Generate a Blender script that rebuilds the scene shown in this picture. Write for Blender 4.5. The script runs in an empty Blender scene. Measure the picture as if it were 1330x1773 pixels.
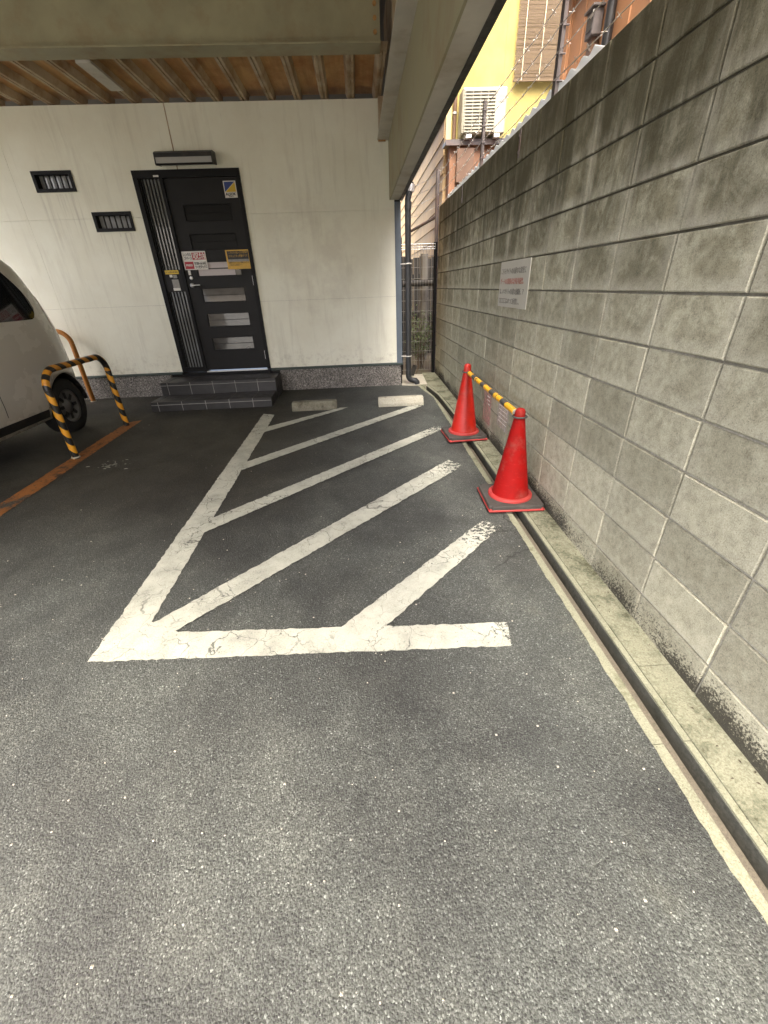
import bpy, bmesh, math, random
from mathutils import Vector, Matrix
random.seed(7)
sc = bpy.context.scene
R = math.radians
H = 1.442                      # camera height; relative heights below are measured from the lens

# ------------------------------------------------------------------ camera
cam_d = bpy.data.cameras.new('camera'); cam = bpy.data.objects.new('camera', cam_d)
sc.collection.objects.link(cam); sc.camera = cam
PI_, RO_, YA_ = .5049, .0376, .0398
fw = Vector((math.sin(YA_)*math.cos(PI_), math.cos(YA_)*math.cos(PI_), -math.sin(PI_)))
rt = Vector((math.cos(YA_), -math.sin(YA_), 0)); dn = fw.cross(rt)
rt2 = math.cos(RO_)*rt + math.sin(RO_)*dn
dn2 = -math.sin(RO_)*rt + math.cos(RO_)*dn
cam.matrix_world = Matrix(((rt2.x, -dn2.x, -fw.x, 0), (rt2.y, -dn2.y, -fw.y, 0), (rt2.z, -dn2.z, -fw.z, H), (0, 0, 0, 1)))
cam_d.sensor_fit = 'HORIZONTAL'; cam_d.sensor_width = 36; cam_d.lens = 36*708.05/1330
cam_d.clip_start = .02; cam_d.clip_end = 500

# ------------------------------------------------------------------ sky, sun, exposure
SUN_EL, SUN_AZ = R(60), R(198)     # azimuth clockwise from +Y: veiled sun behind the camera, a little to the left
w = bpy.data.worlds.new('World'); sc.world = w; w.use_nodes = True
nt = w.node_tree; bg = nt.nodes['Background']
sky = nt.nodes.new('ShaderNodeTexSky'); sky.sky_type = 'NISHITA'; sky.sun_disc = False
sky.sun_elevation = SUN_EL; sky.sun_rotation = SUN_AZ
sky.air_density = .7; sky.dust_density = 9.0; sky.ozone_density = 1.2; sky.altitude = 20
nt.links.new(sky.outputs[0], bg.inputs[0]); bg.inputs[1].default_value = .15
sd = bpy.data.lights.new('sun', 'SUN'); sun = bpy.data.objects.new('sun', sd); sc.collection.objects.link(sun)
sd.energy = .5; sd.angle = R(40); sd.color = (1, 1, .84)
to_sun = Vector((math.sin(SUN_AZ)*math.cos(SUN_EL), math.cos(SUN_AZ)*math.cos(SUN_EL), math.sin(SUN_EL)))
sun.rotation_euler = to_sun.to_track_quat('Z', 'Y').to_euler()
vs = sc.view_settings; vs.view_transform = 'Standard'; vs.look = 'None'; vs.gamma = 1; vs.exposure = 3.0
sc.cycles.use_denoising = True
sc.cycles.max_bounces = 12; sc.cycles.diffuse_bounces = 6; sc.cycles.glossy_bounces = 4
sc.cycles.sample_clamp_indirect = 8

# ------------------------------------------------------------------ small helpers
COL = sc.collection
def gz(y): return .022*max(-6, min(12, y))

class MB:
    """collects faces, then links them as one mesh object"""
    def __init__(s): s.v = []; s.f = []; s.sm = []
    def add(s, vs, fs, smooth=False):
        n = len(s.v); s.v += [tuple(v) for v in vs]
        s.f += [tuple(i+n for i in f) for f in fs]; s.sm += [smooth]*len(fs); return s
    def box(s, x0, x1, y0, y1, z0, z1, b=0):
        if b <= 0:
            vs = [(x, y, z) for x in (x0, x1) for y in (y0, y1) for z in (z0, z1)]
            return s.add(vs, [(0, 1, 3, 2), (4, 6, 7, 5), (0, 4, 5, 1), (2, 3, 7, 6), (0, 2, 6, 4), (1, 5, 7, 3)])
        bm = bmesh.new(); bmesh.ops.create_cube(bm, size=1)
        for v in bm.verts: v.co = ((x0+x1)/2+v.co.x*(x1-x0), (y0+y1)/2+v.co.y*(y1-y0), (z0+z1)/2+v.co.z*(z1-z0))
        bmesh.ops.bevel(bm, geom=bm.edges[:], offset=b, segments=1, affect='EDGES', profile=.5)
        return s.bm(bm)
    def bm(s, bm, smooth=False):
        bm.verts.index_update()
        s.add([v.co[:] for v in bm.verts], [[v.index for v in f.verts] for f in bm.faces], smooth); bm.free(); return s
    def prism(s, pts, axis, a0, a1):
        """polygon pts extruded along axis; pts are the two other coordinates in xyz order"""
        n = len(pts)
        def p(q, a): return {'x': (a, q[0], q[1]), 'y': (q[0], a, q[1]), 'z': (q[0], q[1], a)}[axis]
        return s.add([p(q, a0) for q in pts]+[p(q, a1) for q in pts],
                     [tuple(range(n)), tuple(range(2*n-1, n-1, -1))]+[(i, i+n, (i+1) % n+n, (i+1) % n) for i in range(n)])
    def tube(s, path, r, n=10, cap=True, smooth=True):
        path = [Vector(p) for p in path]; rr = r if isinstance(r, (list, tuple)) else [r]*len(path)
        rings = []; ref = None
        for i, p in enumerate(path):
            d = (path[min(i+1, len(path)-1)]-path[max(i-1, 0)]).normalized()
            if ref is None: ref = d.orthogonal().normalized()
            ref = (ref-d*ref.dot(d)).normalized(); bi = d.cross(ref)
            rings.append([p+rr[i]*(math.cos(2*math.pi*k/n)*ref+math.sin(2*math.pi*k/n)*bi) for k in range(n)])
        vs = [q for r_ in rings for q in r_]
        fs = [(i*n+k, i*n+(k+1) % n, (i+1)*n+(k+1) % n, (i+1)*n+k) for i in range(len(path)-1) for k in range(n)]
        s.add(vs, fs, smooth)
        if cap: s.add(rings[0], [tuple(range(n-1, -1, -1))]); s.add(rings[-1], [tuple(range(n))])
        return s
    def lathe(s, prof, c=(0, 0, 0), n=32, smooth=True):
        vs = [(c[0]+r*math.cos(2*math.pi*k/n), c[1]+r*math.sin(2*math.pi*k/n), c[2]+z) for r, z in prof for k in range(n)]
        fs = [(i*n+k, i*n+(k+1) % n, (i+1)*n+(k+1) % n, (i+1)*n+k) for i in range(len(prof)-1) for k in range(n)]
        return s.add(vs, fs, smooth)
    def quad(s, a, b, c, d): return s.add([a, b, c, d], [(0, 1, 2, 3)])
    def mesh(s, name, m=None):
        me = bpy.data.meshes.new(name); me.from_pydata(s.v, [], s.f)
        me.polygons.foreach_set('use_smooth', s.sm); me.update()
        if m: me.materials.append(m)
        return me
    def build(s, name, m, parent=None, fix=False):
        me = s.mesh(name, m)
        if fix:
            b = bmesh.new(); b.from_mesh(me); bmesh.ops.recalc_face_normals(b, faces=b.faces); b.to_mesh(me); b.free()
        return link(name, me, parent)
def link(name, data, parent=None):
    o = bpy.data.objects.new(name, data); COL.objects.link(o); o.parent = parent; return o
def tag(o, label=None, cat=None, group=None, kind=None):
    for k, v in (('label', label), ('category', cat), ('group', group), ('kind', kind)):
        if v: o[k] = v
    return o
def thing(name, label, cat, loc=(0, 0, 0), group=None, rz=0):
    o = link(name, None); o.location = loc; o.rotation_euler.z = rz
    return tag(o, label, cat, group)
def arc(c, r, a0, a1, n, u, v):
    c, u, v = Vector(c), Vector(u), Vector(v)
    return [c+r*(math.cos(R(a0+(a1-a0)*i/n))*u+math.sin(R(a0+(a1-a0)*i/n))*v) for i in range(n+1)]

# ------------------------------------------------------------------ node helpers
class NT:
    def __init__(s, name):
        s.m = bpy.data.materials.new(name); s.m.use_nodes = True
        s.t = s.m.node_tree; s.p = s.t.nodes['Principled BSDF']
    def n(s, typ, **kw):
        nd = s.t.nodes.new('ShaderNode'+typ)
        for k, v in kw.items(): setattr(nd, k, v)
        return nd
    def l(s, a, b): s.t.links.new(a, b)
    def set(s, sock, v):
        if hasattr(v, 'is_output'): s.l(v, sock)
        else: sock.default_value = v
    def pos(s): return s.n('NewGeometry').outputs['Position']
    def obj(s): return s.n('TexCoord').outputs['Object']
    def gen(s): return s.n('TexCoord').outputs['Generated']
    def rnd(s): return s.n('ObjectInfo').outputs['Random']
    def scale(s, vec, sx, sy, sz, loc=(0, 0, 0)):
        m = s.n('Mapping'); s.l(vec, m.inputs[0]); m.inputs['Scale'].default_value = (sx, sy, sz); s.set(m.inputs['Location'], loc); return m.outputs[0]
    def noise(s, vec, scale, detail=4, rough=.55, dist=0):
        nd = s.n('TexNoise'); s.l(vec, nd.inputs['Vector']); nd.inputs['Scale'].default_value = scale
        nd.inputs['Detail'].default_value = detail; nd.inputs['Roughness'].default_value = rough; nd.inputs['Distortion'].default_value = dist
        return nd.outputs['Fac']
    def voro(s, vec, scale, feature='F1', out='Distance', rand=1):
        nd = s.n('TexVoronoi', feature=feature); s.l(vec, nd.inputs['Vector']); nd.inputs['Scale'].default_value = scale
        nd.inputs['Randomness'].default_value = rand; return nd.outputs[out]
    def ramp(s, fac, *stops, interp='LINEAR'):
        r = s.n('ValToRGB'); r.color_ramp.interpolation = interp; e = r.color_ramp.elements
        while len(e) < len(stops): e.new(.5)
        for el, (p, c) in zip(e, stops):
            el.position = p; el.color = (*((c, c, c) if not isinstance(c, (tuple, list)) else c), 1)
        s.l(fac, r.inputs[0]); return r.outputs[0]
    def mr(s, v, a, b, c=0., d=1., smooth=False):
        m = s.n('MapRange', clamp=True)
        if smooth: m.interpolation_type = 'SMOOTHSTEP'
        s.set(m.inputs[0], v)
        for i, q in enumerate((a, b, c, d)): m.inputs[i+1].default_value = q
        return m.outputs[0]
    def math(s, op, a, b=0.):
        m = s.n('Math', operation=op); s.set(m.inputs[0], a); s.set(m.inputs[1], b); return m.outputs[0]
    def mix(s, fac, a, b, mode='MIX'):
        m = s.n('Mix', data_type='RGBA', blend_type=mode); s.set(m.inputs[0], fac)
        for sk, v in ((m.inputs[6], a), (m.inputs[7], b)):
            s.set(sk, (*v, 1) if isinstance(v, (tuple, list)) else ((v, v, v, 1) if isinstance(v, (int, float)) else v))
        return m.outputs[2]
    def sep(s, vec):
        x = s.n('SeparateXYZ'); s.l(vec, x.inputs[0]); return x.outputs
    def bump(s, h, strength=.5, dist=.002, normal=None):
        b = s.n('Bump'); s.l(h, b.inputs['Height']); b.inputs['Strength'].default_value = strength; b.inputs['Distance'].default_value = dist
        if normal: s.l(normal, b.inputs['Normal'])
        s.l(b.outputs[0], s.p.inputs['Normal']); return b.outputs[0]
    def out(s, color=None, rough=None, metal=None, spec=None, **kw):
        for nm, v in (('Base Color', color), ('Roughness', rough), ('Metallic', metal), ('Specular IOR Level', spec)):
            if v is None: continue
            s.set(s.p.inputs[nm], (*v, 1) if isinstance(v, tuple) else v)
        for k, v in kw.items(): s.set(s.p.inputs[k.replace('_', ' ')], v)
        return s.m

def plain(name, col, rough=.5, var=.15, nscale=9, bump=0, bscale=120, metal=0, spec=.5, dirt=None):
    """a base colour with broad grime variation and fine relief"""
    t = NT(name); p = t.obj()
    n = t.noise(p, nscale, 5, .6)
    lo = tuple(c*(1-var) for c in col); hi = tuple(min(1, c*(1+var)) for c in col)
    c = t.ramp(n, (.3, lo), (.7, hi))
    if dirt:
        c = t.mix(t.ramp(t.noise(t.pos(), 3.1, 6, .65), (.5, 0.), (.72, .7)), c, dirt)
    if bump: t.bump(t.noise(p, bscale, 4, .6), bump, .002)
    return t.out(c, t.mr(n, .3, .7, max(.05, rough-.07), min(1, rough+.1)), metal, spec)

# ---- asphalt, shared by the ground and by the worn paint on it
def asphalt_nodes(t):
    p = t.pos()
    x, y, z = t.sep(p)
    warp = t.n('VectorMath', operation='ADD'); t.l(p, warp.inputs[0])
    nz = t.n('TexNoise'); t.l(p, nz.inputs['Vector']); nz.inputs['Scale'].default_value = 210; nz.inputs['Detail'].default_value = 2
    ns = t.n('VectorMath', operation='SCALE'); t.l(nz.outputs['Color'], ns.inputs[0]); ns.inputs['Scale'].default_value = .006
    t.l(ns.outputs[0], warp.inputs[1]); q = warp.outputs[0]
    q = t.scale(q, 1, 1, 0)
    v1 = t.n('TexVoronoi'); t.l(q, v1.inputs['Vector']); v1.inputs['Scale'].default_value = 165
    v2 = t.n('TexVoronoi'); t.l(q, v2.inputs['Vector']); v2.inputs['Scale'].default_value = 330
    r1 = t.sep(v1.outputs['Color'])[0]; r2 = t.sep(v2.outputs['Color'])[1]
    stone = t.ramp(r1, (0, (.03, .029, .027)), (.35, (.082, .081, .074)), (.8, (.175, .172, .16)), (.955, (.25, .247, .23)), (.985, (.32, .32, .30)), (1, (.45, .45, .43)))
    fine = t.ramp(r2, (0, (.05, .049, .045)), (.6, (.12, .118, .108)), (.965, (.18, .177, .165)), (.985, (.38, .38, .36)))
    c = t.mix(t.mr(v1.outputs['Distance'], .38, .62), stone, fine)
    # pits between the stones
    pit = t.noise(q, 190, 3, .62)
    c = t.mix(t.mr(pit, .40, .30, 0, .85), c, (.022, .021, .019))
    # broad patches: oil, wear, tyre tracks
    big = t.noise(p, 1.15, 5, .6, .4); mid = t.noise(p, 4.2, 4, .6)
    c = t.mix(t.mr(big, .40, .62), c, t.mix(1., c, (.54, .53, .54), 'MULTIPLY'))
    c = t.mix(t.mr(mid, .45, .68, 0, .75), c, t.mix(1., c, (1.35, 1.33, 1.3), 'MULTIPLY'))
    # darker and browner towards the left and the far side
    deep_tone = t.math('MULTIPLY', t.mr(x, .2, -1.2, 0, 1, True), t.mr(y, 1.6, 3.4, 0, 1, True))
    c = t.mix(t.math('MULTIPLY', deep_tone, t.mr(big, .25, .6, .75, 1)), c, t.mix(1., c, (.60, .52, .42), 'MULTIPLY'))
    # crumbling, paler strip beside the gutter
    edge = t.math('MULTIPLY', t.mr(x, .55, .9, 0, 1), t.mr(t.noise(p, 3.3, 6, .7), .53, .66))
    edge = t.math('MULTIPLY', edge, t.mr(y, 2.2, 1.5, 0, 1))
    c = t.mix(t.math('MULTIPLY', edge, .75), c, t.mix(r2, (.075, .066, .05), (.26, .25, .21)))
    # hairline cracks
    wq = t.n('VectorMath', operation='ADD'); t.l(p, wq.inputs[0]); w2 = t.n('TexNoise'); t.l(p, w2.inputs['Vector']); w2.inputs['Scale'].default_value = 3.5; w2.inputs['Detail'].default_value = 5
    wsx = t.n('VectorMath', operation='SCALE'); t.l(w2.outputs['Color'], wsx.inputs[0]); wsx.inputs['Scale'].default_value = .5; t.l(wsx.outputs[0], wq.inputs[1])
    ck = t.voro(t.scale(wq.outputs[0], 1, 1, 0), 1.15, 'DISTANCE_TO_EDGE')
    ck = t.math('MULTIPLY', t.mr(ck, .006, .001), t.math('MULTIPLY', t.mr(x, .4, .75, 0, .6), t.mr(t.noise(p, 1.7, 3), .48, .6)))
    c = t.mix(ck, c, (.014, .013, .011))
    c = t.mix(1., c, (.585, .64, .605), 'MULTIPLY')
    h = t.math('ADD', t.math('MULTIPLY', t.math('SUBTRACT', .6, v1.outputs['Distance']), 1.), t.math('MULTIPLY', pit, 1.2))
    h = t.math('ADD', h, t.math('MULTIPLY', r1, .5))
    h = t.math('SUBTRACT', h, t.math('MULTIPLY', ck, 1.5))
    return c, h, p, (x, y, z), r1

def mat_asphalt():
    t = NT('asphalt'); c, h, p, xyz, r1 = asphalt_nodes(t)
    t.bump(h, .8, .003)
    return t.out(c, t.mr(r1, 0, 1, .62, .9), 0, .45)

def mat_paint(name, col, worn=0.):
    t = NT(name); c, h, p, (x, y, z), r1 = asphalt_nodes(t)
    grime = t.noise(p, 7, 6, .65); fine = t.noise(p, 210, 3, .6)
    pc = t.ramp(grime, (.3, tuple(v*.68 for v in col)), (.6, col), (.8, tuple(min(.85, v*1.07) for v in col)))
    pc = t.mix(t.mr(fine, .5, .72, 0, .35), pc, tuple(v*.45 for v in col))
    # net of shrinkage cracks
    a = t.n('VectorMath', operation='ADD'); t.l(p, a.inputs[0]); nz = t.n('TexNoise'); t.l(p, nz.inputs['Vector']); nz.inputs['Scale'].default_value = 9; nz.inputs['Detail'].default_value = 4
    s2 = t.n('VectorMath', operation='SCALE'); t.l(nz.outputs['Color'], s2.inputs[0]); s2.inputs['Scale'].default_value = .2; t.l(s2.outputs[0], a.inputs[1])
    flat = t.scale(a.outputs[0], 1, 1, 0)
    ck = t.voro(flat, 6.5, 'DISTANCE_TO_EDGE'); ck2 = t.voro(flat, 15, 'DISTANCE_TO_EDGE')
    crack = t.math('MULTIPLY', t.mr(ck, .018, .004), t.mr(t.noise(p, 2.3, 3), .43, .57))
    crack2 = t.math('MULTIPLY', t.mr(ck2, .022, .006), t.mr(t.noise(p, 3.7, 3), .5, .66))
    # chips: small ones all over, large flakes near the gutter side
    chipn = t.noise(p, 34, 6, .72)
    wear = t.mr(t.math('ADD', x, t.math('MULTIPLY', t.noise(p, 6, 4), .25)), .58, .93, .345+worn*.1, .56+worn*.05)
    tx = t.math('SUBTRACT', chipn, wear)
    chip = t.mr(tx, -.012, .0, 1., 0.)
    agg = t.mr(r1, .9, 1., 0, .55)
    chip = t.math('MAXIMUM', chip, t.math('MULTIPLY', agg, t.mr(grime, .55, .4, 0, 1)))
    chip = t.math('MAXIMUM', chip, t.math('MULTIPLY', t.math('MAXIMUM', crack, crack2), .85))
    if worn: chip = t.math('MAXIMUM', chip, t.mr(t.noise(p, 5, 6, .7), .62-worn*.25, .5-worn*.25))
    col_ = t.mix(chip, pc, c)
    hh = t.math('ADD', t.math('MULTIPLY', h, .45), t.math('MULTIPLY', t.math('SUBTRACT', 1., chip), 1.2))
    t.bump(hh, .55, .003)
    return t.out(col_, .72, 0, .4)

def mat_block():
    t = NT('concrete_block'); p = t.pos(); x, y, z = t.sep(p); g = t.sep(t.gen()); r = t.rnd()
    sand = t.noise(p, 190, 4, .7); cl = t.noise(p, 26, 5, .65)
    base = t.ramp(t.math('ADD', t.math('MULTIPLY', sand, .55), t.math('MULTIPLY', cl, .45)),
                  (.33, (.215, .208, .155)), (.5, (.405, .395, .30)), (.68, (.55, .54, .42)))
    base = t.mix(1., base, t.ramp(r, (0, (.74, .73, .70)), (.5, (.95, .94, .92)), (1, (1.13, 1.12, 1.09))), 'MULTIPLY')
    # pores
    base = t.mix(t.mr(t.voro(p, 95), .16, .07, 0, .7), base, (.045, .04, .033))
    # damp cores of the blocks: each block darkens away from its lower rim, in blotches
    off = t.n('VectorMath', operation='SCALE'); cb = t.n('CombineXYZ'); t.l(r, cb.inputs[0]); t.l(r, cb.inputs[1]); t.l(r, cb.inputs[2])
    t.l(cb.outputs[0], off.inputs[0]); off.inputs['Scale'].default_value = 37.
    pv = t.n('VectorMath', operation='ADD'); t.l(t.scale(p, 1, 1, .8), pv.inputs[0]); t.l(off.outputs[0], pv.inputs[1])
    blot = t.noise(pv.outputs[0], 6.5, 6, .66, .8)
    rim = t.math('MULTIPLY', t.mr(g[2], .03, .36, 0, 1, True), t.math('MULTIPLY', t.mr(g[1], 0, .2, .25, 1, True), t.mr(g[1], 1, .8, .25, 1, True)))
    hi = t.mr(z, .7, 1.85, .22, 1., True)
    lime = t.math('MULTIPLY', t.math('SUBTRACT', 1., rim), t.math('MULTIPLY', hi, t.mr(t.noise(p, 9, 5, .7), .35, .6, .1, .6)))
    base = t.mix(lime, base, t.mix(sand, (.36, .34, .28), (.60, .575, .49)))
    core = t.math('MULTIPLY', t.math('MULTIPLY', t.mr(blot, .42, .55), rim), hi)
    base = t.mix(t.math('MULTIPLY', core, .68), base, t.mix(1., base, (.40, .375, .31), 'MULTIPLY'))
    # black-green runs from the top of the wall
    st = t.noise(t.scale(p, 1, 10, 1.2), 1.0, 6, .68, .5); st2 = t.noise(t.scale(p, 1, 1, .75), 2.6, 6, .66, .6)
    run = t.math('MULTIPLY', t.mr(t.math('ADD', t.math('MULTIPLY', st, .42), t.math('MULTIPLY', st2, .58)), .455, .565), t.mr(z, 1.35, 2.15, .05, 1., True))
    base = t.mix(t.math('MULTIPLY', run, .92), base, t.mix(sand, (.022, .020, .010), (.095, .088, .052)))
    top = t.math('MULTIPLY', t.mr(z, 1.75, 2.28, 0, .85, True), t.mr(st, .3, .6, .6, 1.))
    base = t.mix(top, base, t.mix(sand, (.06, .055, .028), (.15, .135, .08)))
    # rising black mould over the kerb
    bz = t.math('SUBTRACT', z, t.math('MULTIPLY', y, .026))
    dens = t.mr(t.math('ADD', bz, t.math('MULTIPLY', t.noise(p, 5, 4), -.06)), .13, -.01, 0, 1)
    dens = t.math('MULTIPLY', dens, t.mr(t.noise(p, 1.9, 3), .36, .56, .35, 1))
    mould = t.mr(t.math('ADD', t.noise(p, 105, 5, .8), t.math('MULTIPLY', dens, .34)), .615, .72)
    base = t.mix(t.math('MULTIPLY', mould, .92), base, t.mix(sand, (.012, .011, .009), (.05, .046, .036)))
    hgt = t.math('ADD', sand, t.math('MULTIPLY', t.mr(t.voro(p, 95), .0, .2), .7))
    t.bump(hgt, .6, .0028)
    return t.out(base, .93, 0, .25)

def mat_concrete(name, a, b, moss=0., sc_=150, mosscol=(.045, .05, .02)):
    t = NT(name); p = t.pos()
    n = t.noise(p, sc_, 4, .7); m = t.noise(p, 5.5, 6, .65)
    c = t.ramp(t.math('ADD', t.math('MULTIPLY', n, .6), t.math('MULTIPLY', m, .4)), (.33, a), (.66, b))
    if moss:
        k = t.mr(t.math('ADD', t.math('MULTIPLY', m, .7), t.math('MULTIPLY', t.noise(p, 60, 4, .8), .3)), .62-moss*.3, .78-moss*.3)
        c = t.mix(t.math('MULTIPLY', k, .85), c, mosscol)
    c = t.mix(t.mr(t.voro(p, 80), .13, .05, 0, .7), c, (.03, .028, .022))
    t.bump(n, .6, .003)
    return t.out(c, .9, 0, .3)

def mat_whitewall():
    t = NT('painted_wall_board'); p = t.pos(); x, y, z = t.sep(p)
    n = t.noise(p, 2.2, 6, .65); f = t.noise(p, 320, 3, .6); st = t.noise(t.scale(p, 9, 9, .9), 1.2, 6, .65)
    c = t.ramp(n, (.3, (.735, .72, .585)), (.7, (.81, .81, .68)))
    c = t.mix(t.mr(st, .52, .76, 0, .42), c, (.50, .475, .37))
    spl = t.math('MULTIPLY', t.mr(z, .85, .44, 0, 1, True), t.mr(t.noise(p, 11, 7, .75), .5, .7))
    c = t.mix(t.math('MULTIPLY', spl, .6), c, (.34, .30, .23))
    # rubbed grey patch to the right of the door
    dx = t.math('DIVIDE', t.math('SUBTRACT', x, -.55), .75); dz = t.math('DIVIDE', t.math('SUBTRACT', z, 1.75), .9)
    rr = t.math('ADD', t.math('MULTIPLY', dx, dx), t.math('MULTIPLY', dz, dz))
    pt = t.math('MULTIPLY', t.mr(rr, 1., .3, 0, 1, True), t.mr(t.noise(p, 3.3, 6, .7), .42, .6))
    c = t.mix(t.math('MULTIPLY', pt, .3), c, (.50, .46, .38))
    for (wa, wb, wc) in ((-3.70, -3.23, 2.52), (-3.15, -2.68, 2.12), (-2.22, -1.55, 2.70)):
        inx = t.math('MULTIPLY', t.mr(x, wa, wa+.03), t.mr(x, wb, wb-.03))
        dr = t.math('MULTIPLY', t.math('MULTIPLY', inx, t.mr(z, wc-.75, wc, 0, 1, True)), t.math('LESS_THAN', z, wc))
        dr = t.math('MULTIPLY', dr, t.mr(t.noise(t.scale(p, 26, 1, .9), 1., 5, .7), .5, .68))
        c = t.mix(t.math('MULTIPLY', dr, .6), c, (.36, .33, .26))
    scf = t.math('MULTIPLY', t.mr(t.noise(t.scale(p, 30, 1, 4), 1., 5, .7), .68, .74), .35)
    c = t.mix(scf, c, (.30, .27, .22))
    t.bump(t.math('ADD', f, t.math('MULTIPLY', t.noise(p, 60, 3), .7)), .16, .002)
    return t.out(c, .62, 0, .35)

def mat_plinth():
    t = NT('granite_chip_render'); p = t.pos()
    v = t.n('TexVoronoi'); t.l(p, v.inputs['Vector']); v.inputs['Scale'].default_value = 120
    r = t.sep(v.outputs['Color'])[0]
    c = t.ramp(r, (0, (.05, .048, .045)), (.4, (.15, .14, .125)), (.8, (.27, .25, .22)), (1, (.42, .40, .36)))
    c = t.mix(t.mr(t.noise(p, 4, 5), .45, .75, 0, .5), c, (.07, .065, .055))
    t.bump(t.math('SUBTRACT', 1., v.outputs['Distance']), .6, .004)
    return t.out(c, .85, 0, .3)

def mat_rust_deck(name, a, b, rust):
    t = NT(name); p = t.pos()
    s = t.noise(t.scale(p, 14, 1.6, 3), 1, 6, .65); n = t.noise(p, 3.4, 6, .65)
    c = t.ramp(s, (.3, a), (.68, b))
    c = t.mix(t.mr(n, .42, .68, 0, .85), c, t.mix(s, tuple(v*.5 for v in rust), rust))
    return t.out(c, .75, 0, .35)

def mat_soft(name, col, rough=.4, spec=.5, scuff=(.1, .1, .1), amt=.3, bump=.08, coat=0):
    """moulded plastic, rubber or painted steel with scuffs"""
    t = NT(name); p = t.obj()
    n = t.noise(p, 14, 6, .7); sc2 = t.noise(t.scale(p, 6, 6, 30), 3, 6, .7)
    c = t.mix(t.mr(n, .5, .78, 0, amt), col, scuff)
    c = t.mix(t.mr(sc2, .60, .72, 0, amt), c, tuple(min(1, v*1.3+.02) for v in col))
    c = t.mix(t.mr(t.noise(p, 5.5, 6, .7), .52, .74, 0, amt*.55), c, (.16, .13, .10))
    t.bump(n, bump, .002)
    return t.out(c, t.mr(n, .3, .75, max(.08, rough-.1), min(1, rough+.22)), 0, spec, Coat_Weight=coat)

def mat_glass(name, col, rough=.06):
    t = NT(name); p = t.pos()
    n = t.noise(p, 5, 4)
    c = t.ramp(n, (.3, tuple(v*.7 for v in col)), (.7, tuple(v*1.2 for v in col)))
    return t.out(c, t.mr(n, .3, .7, rough, rough+.06), 0, .9, Coat_Weight=.6, Coat_Roughness=.03)

def mat_bands(name, c1, c2, axis, pitch, twist=0., scuff=.25):
    """hazard bands round a tube; axis is the object axis index, twist makes them spiral"""
    t = NT(name); p = t.obj(); s = t.sep(p)
    v = s[axis]
    if twist: v = t.math('ADD', v, t.math('MULTIPLY', s[(axis+1) % 3], twist))
    f = t.math('FRACT', t.math('DIVIDE', v, pitch))
    k = t.math('GREATER_THAN', f, .5)
    c = t.mix(k, c1, c2)
    n = t.noise(p, 25, 6, .72)
    c = t.mix(t.mr(n, .58, .74, 0, scuff*2), c, (.22, .19, .15))
    return t.out(c, t.mr(n, .3, .7, .3, .5), 0, .5)

def mat_leaf(name, a, b):
    t = NT(name); c = t.ramp(t.noise(t.pos(), 26, 3), (.3, a), (.7, b))
    m = t.out(c, .5, 0, .4); t.set(t.p.inputs['Transmission Weight'], 0.); return m

M = {}
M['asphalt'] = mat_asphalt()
M['paint'] = mat_paint('white_line_paint', (.475, .48, .395))
M['orange_paint'] = mat_paint('orange_line_paint', (.34, .13, .03), .55)
M['block'] = mat_block()
t = NT('mortar'); p_ = t.pos(); z__ = t.sep(p_)[2]; n_ = t.noise(p_, 90, 4, .7); k_ = t.noise(p_, 2.2, 5, .65)
c_ = t.ramp(n_, (.3, (.25, .24, .19)), (.7, (.50, .475, .40)))
c_ = t.mix(t.math('MULTIPLY', t.mr(t.math('ADD', z__, t.math('MULTIPLY', k_, 1.4)), 1.25, 2.3), .93), c_, (.045, .04, .024))
t.bump(n_, .5, .003); M['mortar'] = t.out(c_, .92, 0, .25)
M['kerb'] = mat_concrete('kerb_concrete', (.16, .16, .108), (.36, .36, .255), .32, 170, (.07, .075, .03))
M['apron'] = mat_concrete('mossy_apron_concrete', (.155, .157, .105), (.38, .38, .27), .58, 150, (.035, .038, .016))
M['silt'] = mat_concrete('gutter_silt', (.115, .10, .075), (.215, .19, .145), .15)
M['gutter_wall'] = mat_concrete('damp_gutter_concrete', (.04, .042, .034), (.11, .11, .09), .35, 60, (.02, .022, .014))  # channel side: shade of the recess put into the dark colour
M['stop'] = mat_concrete('wheel_stop_concrete', (.28, .265, .20), (.55, .53, .43), .3, 150, (.12, .10, .05))
M['stop_dirty'] = mat_concrete('stained_wheel_stop_concrete', (.13, .125, .09), (.32, .305, .23), .6, 120, (.06, .052, .03))
M['pad'] = mat_concrete('pale_concrete', (.30, .28, .22), (.58, .55, .45), .3)
M['soil'] = mat_concrete('leaf_litter_soil', (.05, .04, .028), (.14, .11, .075), .5, 60)
M['white'] = mat_whitewall()
M['plinth'] = mat_plinth()
M['steel_beige'] = plain('beige_painted_steel', (.305, .28, .175), .55, .12, 4, .05, dirt=(.24, .17, .09))
M['steel_pale'] = plain('pale_painted_steel', (.50, .47, .40), .55, .12, 5, .05, dirt=(.30, .24, .16))
M['deck_pan'] = mat_rust_deck('rust_stained_deck', (.34, .19, .075), (.56, .33, .13), (.44, .18, .055))
M['deck_rib'] = mat_rust_deck('beige_deck_rib', (.38, .29, .18), (.54, .45, .32), (.36, .20, .085))
M['black_trim'] = mat_soft('black_trim', (.014, .014, .014), .4, .5, (.05, .05, .045), .4)
M['door_black'] = plain('black_door_steel', (.012, .0117, .011), .5, .25, 6, .04, spec=.22)
M['frame_black'] = plain('black_aluminium', (.007, .007, .007), .5, .2, 6, spec=.18)
M['slate_trim'] = plain('blue_grey_trim', (.10, .125, .15), .5, .15, 5)
M['flash'] = plain('dark_green_flashing', (.03, .045, .04), .5, .2, 6)
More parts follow.
